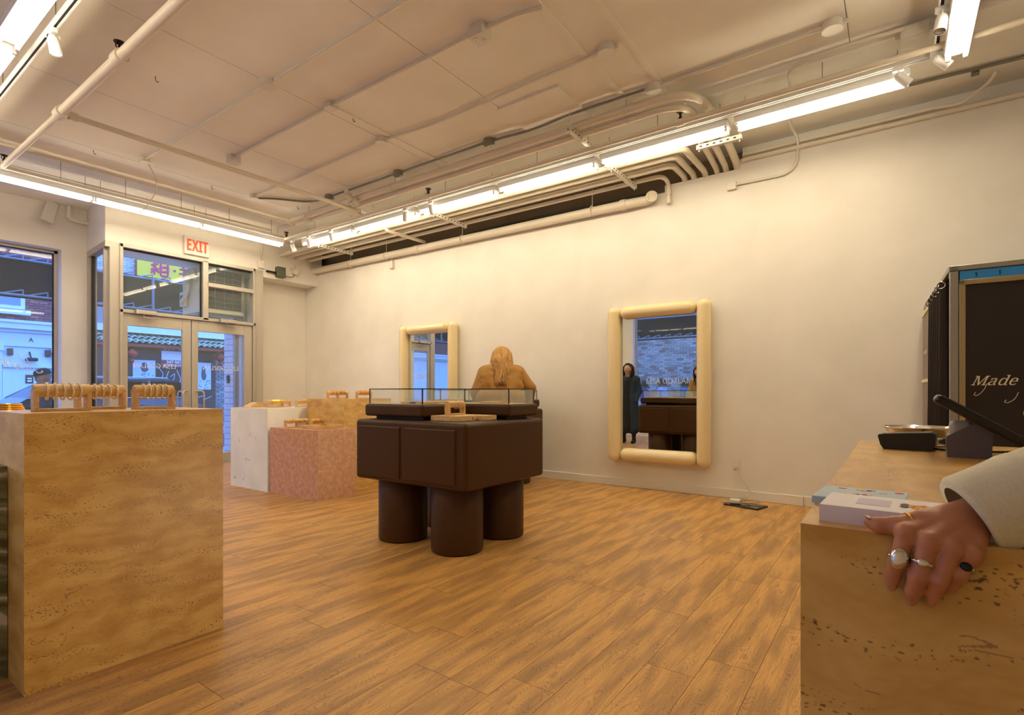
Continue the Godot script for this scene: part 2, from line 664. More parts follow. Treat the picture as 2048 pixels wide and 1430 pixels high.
	for line in [[[0, 722], [6, 712], [12, 735], [4, 728]], [[8, 718], [18, 735], [14, 728], [8, 722], [22, 718], [30, 735], [24, 732], [20, 722], [32, 722], [36, 740], [28, 735]], [[34, 706], [44, 722], [47, 738], [40, 736], [36, 726]], [[49, 711], [58, 726], [61, 742], [54, 738], [50, 728], [66, 734], [76, 747], [85, 745], [85, 741], [82, 743]]]:
		var pts := []
		for p in line:
			pts.append(script_at.call(p[0], p[1]))
		ink.tube(bend(pts, 0.05, 4), 0.005, 5)
	obj("script", ink, M.letter_white, w2)


func frame_bars(a: Vector3, b: Vector3, splits: Array, along: int, w := 0.04) -> MB:     # a window frame in the plane across its thin side
	var mb := MB.new()
	var o := 0 if along == 0 else 2
	mb.box(a, V(b.x, a.y + w, b.z)).box(V(a.x, b.y - w, a.z), b)
	var ends := [a[o] + w / 2, b[o] - w / 2] + splits
	for s in ends:
		var p := a
		var q := b
		p[o] = s - w / 2
		q[o] = s + w / 2
		mb.box(p, q)
	return mb


func entrance() -> void:
	# wall round the doors, the glazed cheek of the porch and the ceiling of the porch
	var wd := room("wall_entrance", B(V(2.69, 3.125, DZ - 0.1), V(4.83, CEIL, DZ)), M.wall)
	obj("strip", B(V(4.69, 0, DZ - 0.1), V(4.83, 3.125, DZ)), M.frame_metal, wd)
	obj("strip", B(V(2.69, 0, DZ - 0.1), V(2.80, 3.125, DZ)), M.frame_metal, wd)
	var cheek := MB.new()
	cheek.t = Transform3D(Basis(Vector3.UP, atan2(0.07, -0.95)), V(2.69, 0, DZ))    # local +z runs from the doors to the street
	var len := 0.955
	obj("bulkhead", cheek_box(cheek, V(-0.05, 3.13, 0), V(0.05, CEIL, len)), M.wall, wd)
	var side := room("window_3", cheek_box(cheek, V(-0.05, 3.05, 0), V(0.05, 3.13, len)), M.frame_metal)
	obj("bar", cheek_box(cheek, V(-0.05, 0, len - 0.10), V(0.05, 3.05, len)), M.frame_metal, side)
	obj("bar", cheek_box(cheek, V(-0.045, 0, 0.09), V(0.045, 3.05, 0.13)), M.frame_metal, side)
	obj("bar", cheek_box(cheek, V(-0.05, 0, 0.1), V(0.05, 0.25, len)), M.frame_metal, side)
	obj("seal", cheek_box(cheek, V(-0.02, 0.25, len - 0.16), V(0.02, 3.05, len - 0.10)), M.frame_dark, side)
	obj("pane", cheek_box(cheek, V(-0.004, 0.25, 0.13), V(0.004, 3.05, len - 0.12)), M.glass, side)
	room("porch_ceiling", B(V(2.77, 3.2, FZ - 0.25), V(4.9, 3.3, DZ - 0.1)), M.wall)
	room("porch_floor", B(V(2.77, -0.2, FZ - 0.25), V(4.9, -0.01, DZ)), M.concrete)
	var ws := room("wall_porch", B(V(4.79, 0, -9.36), V(4.83, 3.3, DZ - 0.1)), M.wall)
	var jamb := obj("porch_frame", frame_bars(V(4.73, 0, -9.34), V(4.79, 3.1, -8.66), [-9.02], 2, 0.07), M.frame_metal, ws)
	obj("pane", B(V(4.755, 0.07, -9.27), V(4.765, 3.03, -8.73)), M.glass, jamb)
	# white painted brick pier at the mouth of the porch
	var pier := obj("brick_pier", B(V(4.775, -0.15, FZ - 0.21), V(5.2, 3.3, -9.37)), M.mortar, ws)
	var br := B(V(0, 0, 0), V(0.02, 0.094, 0.195)).mesh()
	for k in 33:
		for j in 2:
			var o := obj("brick", br, M.white_brick, pier)
			o.position = V(4.765, -0.14 + k * 0.104, FZ - 0.215 + (j * 0.205 if k % 2 == 0 else j * 0.205 - 0.1))
			if k % 2 and j == 0:
				o.scale.z = 0.5
				o.position.z += 0.1
	obj("facade_wall", B(V(5.2, 0, FZ - 0.2), V(6.3, 4.6, FZ)), M.wall, ws)
	var bell := thing("video_doorbell", "small black video doorbell on the white brick pier outside the doors", "doorbell", V(4.762, 1.33, -9.55))
	obj("body", R(V(-0.03, -0.07, -0.035), V(0, 0.07, 0.035), 0.01), M.black_plastic, bell)
	obj("button", MB.new().ball(V(-0.03, -0.035, 0), V(0.006, 0.016, 0.016), 10, 6), M.steel, bell)
	# alcove beside the doors with the boxed beam over it
	var wa := room("wall_alcove", B(V(4.83, 0, -9.02), V(WX + 0.1, CEIL, -8.92)), M.wall)
	obj("boxed_beam", B(V(4.83, 3.02, -8.95), V(WX + 0.1, 3.66, DZ)), M.wall, wa)
	# the door frame with its transoms
	var z0 := DZ - 0.09
	var z1 := DZ + 0.02
	var f := MB.new()
	f.rbox(V(2.80, 0, z0), V(2.84, 3.125, z1), 0.006).rbox(V(4.65, 0, z0), V(4.69, 3.125, z1), 0.006).rbox(V(2.80, 3.075, z0), V(4.69, 3.125, z1), 0.006)
	f.rbox(V(2.80, 2.185, z0), V(4.69, 2.235, z1), 0.006).rbox(V(3.87, 2.2, z0), V(3.95, 3.1, z1), 0.006).rbox(V(3.93, 2.717, z0), V(4.67, 2.78, z1), 0.006)
	f.box(V(2.80, 0, z0), V(4.69, 0.012, z1))
	var fr := room("door_1", f, M.frame_metal)
	obj("stop", MB.new().box(V(2.842, 3.055, DZ - 0.06), V(3.868, 3.075, DZ - 0.03)).box(V(3.952, 3.055, DZ - 0.06), V(4.648, 3.075, DZ - 0.03)).box(V(3.855, 2.236, DZ - 0.06), V(3.869, 3.07, DZ - 0.03)), M.frame_dark, fr)
	for p in [[2.84, 3.87, 2.235, 3.075], [3.95, 4.65, 2.235, 2.717], [3.95, 4.65, 2.78, 3.075]]:
		obj("transom_pane", B(V(p[0], p[2], DZ - 0.05), V(p[1], p[3], DZ - 0.042)), M.glass, fr)
	for s in [[2.845, 3.712, 2.90, 3.592, 1], [3.722, 4.645, 3.812, 4.515, -1]]:
		var leaf := MB.new()
		leaf.rbox(V(s[0], 0.02, DZ - 0.055), V(s[2], 2.18, DZ - 0.01), 0.004).rbox(V(s[3], 0.02, DZ - 0.055), V(s[1], 2.18, DZ - 0.01), 0.004)
		leaf.rbox(V(s[2], 0.02, DZ - 0.055), V(s[3], 0.155, DZ - 0.01), 0.004).rbox(V(s[2], 2.02, DZ - 0.055), V(s[3], 2.18, DZ - 0.01), 0.004)
		var lf := obj("leaf", leaf, M.frame_metal, fr)
		obj("pane", B(V(s[2], 0.155, DZ - 0.038), V(s[3], 2.02, DZ - 0.030)), M.glass, lf)
		var hx: float = s[1] - 0.05 if s[4] == 1 else s[0] + 0.05
		for side_z in [0.065, -0.115] if s[4] == 1 else [0.065]:
			var zb := DZ - 0.01 if side_z > 0 else DZ - 0.055
			obj("pull_handle", MB.new().tube(bend([V(hx, 1.12, zb), V(hx - 0.12 * s[4] * 0.0 - 0.09 * s[4], 1.12, DZ + side_z), V(hx - 0.09 * s[4], 0.72, DZ + side_z), V(hx, 0.72, zb)], 0.05), 0.012, 8), M.frame_metal, lf)
		if s[4] == 1:
			obj("lock", MB.new().ball(V(hx + 0.01, 0.93, DZ - 0.008), V(0.018, 0.018, 0.01), 12, 6), M.steel, lf)
		var nm := obj("lettering", lettering("LISA GOZLAN", 0.066, 0.003), M.letter_white, lf)
		nm.position = V((s[2] + s[3]) / 2, 1.475, DZ - 0.043)
		nm.rotation_degrees.y = 180
	for x in [2.98, 4.11]:
		var c := thing("door_closer", "silver door closer above the " + ("door leaf with the lock" if x < 3 else "door leaf nearest the alcove"), "door closer", V(x, 2.21, DZ + 0.02))
		obj("housing", R(V(0, -0.028, 0), V(0.25, 0.03, 0.055), 0.01), M.frame_metal, c)
		obj("end_cap", R(V(-0.008, -0.03, 0), V(0.03, 0.032, 0.058), 0.006), M.steel, c)
		obj("arm", MB.new().tube([V(0.09, -0.03, 0.03), V(0.09, -0.07, 0.03), V(0.3, -0.075, 0.045)], 0.008, 6), M.steel, c)
	# exit sign over the doors
	var ex := thing("exit_sign", "white exit sign with red letters above the entrance doors", "exit sign", V(3.775, 3.285, DZ + 0.005))
	obj("box", R(V(-0.175, -0.135, 0), V(0.175, 0.135, 0.04), 0.006), M.white_plastic, ex)
	var et := lettering("EXIT", 0.17, 0.004, true)
	var eo := obj("letters", et, M.exit_red, ex)
	eo.position = V(0, 0.0, 0.042)
	eo.scale.x = 0.62


func cheek_box(src: MB, a: Vector3, b: Vector3) -> MB:
	var mb := MB.new()
	mb.t = src.t
	return mb.box(a, b)


# ---------------------------------------------------------------- what runs under the ceiling
func pipe(called: String, label: String, pts: Array, r: float, m: Material, bendr := 0.12, group := "", couplings := []) -> Node3D:
	var o := thing(called, label, "pipe" if r > 0.019 else "conduit", pts[0], 0.0, group)
	var rel := pts.map(func(p): return p - pts[0])
	obj("run", MB.new().tube(bend(rel, bendr), r, 12 if r > 0.019 else 8), m, o)
	for k in couplings:     # [position, direction, length, extra radius]
		obj("coupling", MB.new().tube([k[0] - k[1] * k[2] / 2 - pts[0], k[0] + k[1] * k[2] / 2 - pts[0]], r + k[3], 12), m, o)
	return o


func junction(label: String, at: Vector3, r: float, h: float, m: Material, square := false, group := "") -> Node3D:
	var o := thing("junction_box", label, "junction box", at, 0.0, group)
	if square:
		obj("box", R(V(-r, -h, -r), V(r, 0, r), 0.006), m, o)
		obj("cover", R(V(-r - 0.004, -h - 0.006, -r - 0.004), V(r + 0.004, -h, r + 0.004), 0.003), m, o)
	else:
		var mb := MB.new()
		mb.t.origin = V(0, -h, 0)
		obj("box", mb.drum(r, h, 18), m, o)
		var cv := MB.new()
		cv.t.origin = V(0, -h - 0.006, 0)
		obj("cover", cv.drum(r + 0.003, 0.006, 18), m, o)
	for s in [-1, 1]:
		obj("fitting", MB.new().tube([V(0, -0.022, s * r * 0.9), V(0, -0.022, s * (r + 0.03))], 0.016, 8), m, o)
	return o


func sprinkler(label: String, at: Vector3) -> void:
	var o := thing("sprinkler", label, "sprinkler", at)
	var body := MB.new().lathe([Vector2(0, 0), Vector2(0.014, 0), Vector2(0.016, 0.02), Vector2(0.009, 0.03), Vector2(0.007, 0.065), Vector2(0, 0.066)], 10)
	obj("body", body, M.brass_dark, o)
	for s in [-1, 1]:
		obj("frame_arm", MB.new().tube(bend([V(0.01 * s, 0.025, 0), V(0.026 * s, 0.045, 0), V(0.004 * s, 0.075, 0)], 0.02), 0.0045, 6), M.brass_dark, o)
	obj("deflector", MB.new().lathe([Vector2(0, 0.074), Vector2(0.034, 0.07), Vector2(0.036, 0.074), Vector2(0, 0.08)], 14), M.brass_dark, o)


func strut(label: String, a: Vector3, b: Vector3, drop: float) -> void:      # slotted steel channel that carries pipes, hung from rods
	var o := thing("slotted_strut", label, "strut", a)
	var d := b - a
	var mb := MB.new()
	var dir := d.normalized()
	mb.t.basis = Basis(Vector3.UP.cross(dir), Vector3.UP, dir)
	var l := d.length()
	mb.box(V(-0.018, -0.02, 0), V(0.018, -0.016, l)).box(V(-0.02, -0.02, 0), V(-0.016, 0.02, l)).box(V(0.016, -0.02, 0), V(0.02, 0.02, l))
	obj("channel", mb, M.pipe_white, o)
	for k in int(l / 0.06):
		var h := MB.new()
		h.t.basis = mb.t.basis
		var z := 0.03 + k * 0.06
		obj("slot", h.box(V(-0.0215, -0.006, z), V(-0.0205, 0.006, z + 0.025)), M.track_slot, o)
	for z in [0.02, l - 0.02]:
		obj("rod", MB.new().tube([dir * z + V(0, -0.04, 0), dir * z + V(0, drop, 0)], 0.005, 6), M.pipe_white, o)


func ceiling_run() -> void:
	# ceiling boards with open joints every 1.345 m, a lower strip along the mirror wall
	var ce := room("ceiling", B(V(LX - 0.3, CEIL + 0.02, FZ - 0.3), V(WX + 0.5, CEIL + 0.2, 2.9)), M.ceiling)
	var seams := [-9.5]
	for k in 9:
		seams.append(-8.345 + 1.345 * k)
	for k in seams.size() - 1:
		obj("panel", B(V(LX - 0.2, CEIL, seams[k] + 0.003), V(4.74, CEIL + 0.02, seams[k + 1] - 0.003)), M.ceiling, ce)
	obj("dropped_strip", B(V(4.74, 3.66, FZ), V(WX + 0.35, CEIL + 0.02, 2.7)), M.ceiling, ce)
	obj("batten", B(V(3.02, CEIL - 0.012, -4.215), V(4.74, CEIL, -4.17)), M.ceiling, ce)
	obj("batten", B(V(2.6, CEIL - 0.012, -1.975), V(4.74, CEIL, -1.93)), M.ceiling, ce)
	obj("batten", B(V(2.6, CEIL - 0.006, -1.645), V(4.74, CEIL, -1.60)), M.ceiling, ce)
	obj("patch_board", B(V(3.93, CEIL - 0.02, -2.98), V(4.56, CEIL, -2.33)), M.ceiling, ce)
	var y := CEIL - 0.022
	# painted conduits clipped to the ceiling, with their boxes
	var pw: Material = M.pipe_white
	pipe("ceiling_conduit", "thin cream conduit running to the small round box near the sprinkler branch", [V(2.47, y, -6.78), V(2.47, y, 0.5)], 0.0125, pw)
	junction("small cream round box at the end of the first conduit, cord dangling below", V(2.48, CEIL, -6.82), 0.055, 0.045, pw)
	junction("cream round box on the conduit beside the sprinkler main, mid ceiling", V(2.46, CEIL, -4.29), 0.062, 0.05, pw)
	pipe("hanging_cord", "loose white cord with a plug hanging from the small round ceiling box", [V(2.52, CEIL - 0.05, -6.84), V(2.60, CEIL - 0.18, -6.86), V(2.62, CEIL - 0.32, -6.88), V(2.50, CEIL - 0.55, -6.9), V(2.46, CEIL - 0.6, -6.92)], 0.006, pw, 0.1)
	pipe("ceiling_conduit", "cream conduit between the square end box and the ceiling outlet box", bend([V(3.02, y, -5.9), V(2.99, y, -4.2), V(2.99, y, -2.42), V(3.0, y - 0.005, -2.1), V(3.06, y, -1.94)], 0.2), 0.015, pw)
	junction("square cream box with a lamp holder at the end of the outlet conduit", V(3.03, CEIL, -5.97), 0.055, 0.075, pw, true)
	junction("flat cream splice box where the batten meets the outlet conduit", V(2.995, CEIL, -4.17), 0.045, 0.04, pw, true)
	var ob := junction("cream ceiling outlet box with two round sockets", V(2.99, CEIL, -2.42), 0.06, 0.085, pw, true)
	for s in [-1, 1]:
		var dr := MB.new()
		dr.t.origin = V(0.02 * s, -0.098, 0.022 * s)
		obj("socket", dr.drum(0.019, 0.008, 12), M.white_plastic, ob)
		for q in [-1, 1]:
			obj("slot", B(V(0.02 * s + 0.006 * q - 0.0015, -0.0985, 0.022 * s - 0.006), V(0.02 * s + 0.006 * q + 0.0015, -0.0978, 0.022 * s + 0.004)), M.black, ob)
	pipe("ceiling_conduit", "thin cream conduit joining three boxes above the brown display table", bend([V(3.79, y, -6.9), V(3.71, y, -4.36), V(3.72, y, -4.2), V(3.78, y, -3.6), V(3.73, y, -2.3), V(3.72, y, -1.83)], 0.3), 0.011, pw)
	junction("small cream round box beside the sprinkler branch crossing", V(3.79, CEIL, -6.93), 0.055, 0.045, pw)
	junction("small cream round box beside the long batten", V(3.705, CEIL, -4.31), 0.06, 0.045, pw)
	junction("large blank cream round box at the end of the thin conduit", V(3.72, CEIL, -1.78), 0.068, 0.05, pw)
	var gv: Material = M.galvanised
	pipe("grey_conduit", "bare grey steel conduit with round boxes beside the double pipe", bend([V(3.83, y, -6.95), V(4.0, y, -6.75), V(4.36, y, -6.5), V(4.37, y, -6.1), V(4.37, y, -3.35), V(4.43, y, -2.9), V(4.38, y, -2.5), V(4.40, y, -1.75)], 0.3), 0.013, gv)
	for z in [-6.12, -4.79, -3.42]:
		junction("bare grey steel round box on the grey conduit", V(4.37, CEIL, z), 0.058, 0.05, gv, false, "grey round boxes on the steel conduit")
	pipe("ceiling_conduit", "cream conduit between the two round boxes beside the beam edge", [V(4.41, y, -1.6), V(4.40, y, -0.42)], 0.015, pw)
	junction("cream round box where the grey conduit turns cream", V(4.41, CEIL, -1.67), 0.062, 0.05, pw)
	junction("cream round box with conduit leaving towards the counter", V(4.40, CEIL, -0.36), 0.065, 0.055, pw)
	pipe("ceiling_conduit", "cream conduit that bends down the beam edge over the strip lights", bend([V(4.62, 3.635, 0.05), V(4.60, 3.635, -0.45), V(4.66, 3.63, -0.68), V(4.84, 3.60, -0.69), V(4.9, 3.52, -0.69)], 0.12), 0.015, pw)
	junction("square cream box with dark seam near the corner of the strip lights", V(4.72, 3.66, 0.11), 0.08, 0.09, pw, true)
	# sprinkler pipes
	pipe("sprinkler_main", "thick cream sprinkler main crossing the whole ceiling", [V(1.45, 3.45, 2.5), V(1.45, 3.45, -5.7)], 0.036, M.pipe, 0.1, "", [[V(1.45, 3.45, -5.7), Vector3.BACK, 0.11, 0.014], [V(1.45, 3.45, -4.43), Vector3.BACK, 0.10, 0.012]])
	pipe("sprinkler_main_end", "thinner end of the sprinkler main beyond the tee", [V(1.45, 3.45, -5.75), V(1.44, 3.45, -7.52)], 0.027, M.pipe)
	pipe("sprinkler_branch", "cream sprinkler branch from the tee across to the mirror wall", [V(1.50, 3.45, -5.70), V(4.5, 3.50, -5.78), V(5.0, 3.50, -5.79), V(5.07, 3.365, -5.79), V(5.80, 3.365, -5.77)], 0.025, M.pipe, 0.05, "", [[V(1.53, 3.45, -5.70), Vector3.RIGHT, 0.06, 0.01], [V(4.64, 3.50, -5.78), Vector3.RIGHT, 0.09, 0.01]])
	pipe("sprinkler_line", "cream sprinkler line above the strip lights of the mirror wall", [V(4.64, 3.45, -7.6), V(4.64, 3.45, 2.5)], 0.021, M.pipe, 0.1, "", [[V(4.64, 3.45, -1.52), Vector3.BACK, 0.07, 0.009], [V(4.64, 3.45, -4.56), Vector3.BACK, 0.07, 0.009]])
	sprinkler("dark sprinkler head standing on the thick main", V(1.45, 3.485, -4.43))
	sprinkler("dark sprinkler head at the far end of the main", V(1.44, 3.475, -7.48))
	sprinkler("dark sprinkler head near the pipe bends over the big mirror", V(4.64, 3.47, -1.52))
	sprinkler("dark sprinkler head over the middle of the strip lights", V(4.64, 3.47, -4.56))
	sprinkler("dark sprinkler head in the corner where both light rows meet", V(4.64, 3.47, -7.56))
	# the pair of pipes that turns over the strip lights and drops behind the lining
	pipe("heating_pipe", "thick cream pipe of the pair that curves over the strip lights", [V(4.42, 3.585, -7.08), V(4.42, 3.585, -1.33), V(5.3, 3.585, -1.33), V(5.84, 3.47, -1.33), V(5.92, 3.38, -1.33)], 0.036, M.pipe, 0.32)
	pipe("heating_pipe", "thinner cream pipe beneath the thick curving pipe", [V(4.52, 3.55, -7.08), V(4.52, 3.55, -1.44), V(5.3, 3.55, -1.44), V(5.84, 3.46, -1.44), V(5.92, 3.37, -1.44)], 0.030, M.pipe, 0.26)
	pipe("heating_pipe", "short cream pipe between the curving pair and the lower run", [V(4.95, 3.56, -1.53), V(5.3, 3.54, -1.53), V(5.84, 3.455, -1.53), V(5.92, 3.37, -1.53)], 0.028, M.pipe, 0.2)
	for z in [-6.72, -4.95, -1.95]:
		var cl := thing("pipe_clamp", "cream clamp ring round the pair of heating pipes", "clamp", V(4.47, 3.567, z), 0.0, "clamps on the heating pair")
		for q in [[-0.05, 0.018, 0.041], [0.05, -0.017, 0.035]]:
			obj("ring", MB.new().tube([V(q[0], q[1], -0.012), V(q[0], q[1], 0.012)], q[2], 14), M.pipe, cl)
		obj("hanger_rod", MB.new().tube([V(0, 0, 0), V(0, CEIL - 3.567, 0)], 0.006, 6), M.pipe, cl)
	# the lower run: three pipes that turn into the notch, a thin one that comes down the wall, and the thick drain below
	var low := [[5.13, -1.65, "nearest the strip lights"], [5.26, -1.77, "second from the strip lights"], [5.45, -1.87, "third from the strip lights"]]
	for q in low:
		pipe("low_pipe", "cream pipe of the lower run, " + q[2], [V(q[0], 3.445, -8.56), V(q[0], 3.445, q[1]), V(5.84, 3.455, q[1]), V(5.92, 3.36, q[1])], 0.031, M.pipe, 0.09)
	pipe("low_pipe", "thin cream pipe that turns down the wall beside the notch", [V(5.65, 3.44, -8.56), V(5.65, 3.44, -2.05), V(5.80, 3.42, -2.03), V(5.80, 3.18, -2.03)], 0.024, M.pipe, 0.08, "", [[V(5.80, 3.30, -2.03), Vector3.UP, 0.05, 0.006], [V(5.80, 3.2, -2.03), Vector3.UP, 0.03, 0.006]])
	var dz := [V(5.775, 3.285, -8.9), V(5.775, 3.262, -2.42), V(5.80, 3.262, -2.27), V(5.74, 3.275, -2.2)]
	pipe("drain_pipe", "thickest cream pipe resting along the top of the mirror wall", dz, 0.054, M.pipe, 0.12, "", [[V(5.775, 3.263, -2.55), Vector3.BACK, 0.07, 0.008], [V(5.775, 3.272, -5.9), Vector3.BACK, 0.1, 0.008], [V(5.74, 3.275, -2.2), V(-0.9, 0.1, 0.3).normalized(), 0.03, 0.01]])
	for z in [-7.5, -6.6, -5.0, -2.95]:
		var hg := thing("pipe_hanger", "cream clevis hanger looped under the thick drain pipe", "hanger", V(5.775, 3.27, z), 0.0, "hangers of the drain pipe")
		var ring := []
		for k in 13:
			ring.append(V(0.062 * sin(PI * k / 12.0 * 2.0), 0.062 * -cos(PI * k / 12.0 * 2.0), 0))
		obj("loop", MB.new().tube(ring, 0.007, 6, false), M.pipe, hg)
		obj("rod", MB.new().tube([V(0, 0.062, 0), V(0, 0.38, 0)], 0.006, 6), M.pipe, hg)
	pipe("dark_cable", "dark cable slung in the gap above the drain pipe", bend([V(5.96, 3.42, -8.5), V(5.97, 3.38, -6.5), V(5.96, 3.42, -4.5), V(5.97, 3.40, -2.3)], 0.5), 0.014, M.track_slot)
	strut("slotted channel under the lower pipes near the entrance corner", V(5.0, 3.39, -7.3), V(5.66, 3.39, -7.3), 0.27)
	strut("slotted channel under the lower pipes over the brown table", V(4.98, 3.39, -4.82), V(5.64, 3.39, -4.82), 0.27)
	strut("slotted channel under the lower pipes over the big mirror", V(5.02, 3.39, -2.36), V(5.66, 3.39, -2.36), 0.27)
	strut("slotted channel under the heating pair near the bends", V(4.30, 3.52, -2.44), V(4.70, 3.52, -2.44), 0.2)
	strut("slotted channel lying under the three bends above the notch", V(5.12, 3.40, -1.52), V(5.12, 3.40, -1.12), 0.26)
	pipe("front_conduit", "cream pipe along the ceiling in front of the entrance row of lights", [V(LX, 3.5, -7.0), V(4.42, 3.5, -7.0)], 0.018, M.pipe)
	pipe("front_conduit", "thin cream conduit just behind the entrance row of lights", [V(LX, 3.60, -8.05), V(4.55, 3.60, -7.83)], 0.011, M.pipe)
	pipe("wall_top_conduit", "cream conduit lying along the top of the lining towards the booth", [V(5.83, 3.475, -1.27), V(5.83, 3.475, 2.4)], 0.022, M.pipe)
	pipe("wall_top_conduit", "upper cream conduit above the lining towards the booth", bend([V(5.84, 3.535, -1.27), V(5.84, 3.535, 0.15), V(5.82, 3.53, 0.3), V(5.80, 3.50, 0.45), V(5.76, 3.6, 0.62), V(5.72, 3.66, 0.66)], 0.12), 0.016, M.pipe)
	pipe("grey_wall_conduit", "bare grey conduit on the ceiling close to the mirror wall", [V(5.42, 3.64, -1.25), V(5.66, 3.64, 2.4)], 0.014, gv, 0.1, "", [[V(5.615, 3.64, 0.52), Vector3.BACK, 0.05, 0.005]])
	var wv := thing("wrapped_valve", "white wrapped valve on the heating pair near the sprinkler branch", "valve", seen_on(1, 3.53, 706, 402))
	for q in [[V(-0.07, 0.06, -0.02), V(-0.02, 0.0, 0.0), 0.045], [V(-0.02, 0.0, 0.0), V(0.06, -0.03, 0.02), 0.055], [V(-0.08, 0.075, -0.02), V(-0.085, 0.13, -0.02), 0.03]]:
		obj("wrap", MB.new().tube([q[0], q[0].lerp(q[1], 0.3), q[0].lerp(q[1], 0.7), q[1]], [q[2] * 0.8, q[2], q[2] * 0.92, q[2] * 0.75], 12), M.pipe_white, wv)
	for q in [[187, 300], [423, 371], [311, 153], [595, 412], [706, 234]]:
		var hk := thing("ceiling_hook", "tiny dark hook screwed into the ceiling boards", "hook", seen_on(1, CEIL, q[0], q[1]), 0.0, "hooks in the ceiling boards")
		obj("screw", MB.new().tube(bend([V(0, 0, 0), V(0, -0.03, 0), V(0.015, -0.045, 0), V(0.022, -0.03, 0)], 0.012), 0.004, 6), M.galvanised, hk)
	# steel angle and water pipe on the front wall
	var an := thing("steel_bracket", "slanted white steel angle bracket above the front shop window", "bracket", V(2.32, 3.72, -9.46))
	var am := MB.new()
	am.t.basis = Basis(Vector3.BACK, deg_to_rad(-18)) * Basis(Vector3.RIGHT, deg_to_rad(-24))
	obj("plate", am.box(V(-0.07, -0.36, 0), V(0.07, 0.0, 0.012)), M.pipe_white, an)
	var am2 := MB.new()
	am2.t.basis = am.t.basis
	obj("flange", am2.box(V(0.06, -0.36, -0.09), V(0.072, 0.0, 0.012)), M.pipe_white, an)
	pipe("water_pipe", "white pipe dropping from the ceiling to a level run beside the bracket", [V(2.48, 3.70, -9.4), V(2.48, 3.52, -9.4), V(2.80, 3.52, -9.4)], 0.026, pw, 0.05, "", [[V(2.48, 3.56, -9.4), Vector3.UP, 0.05, 0.009]])


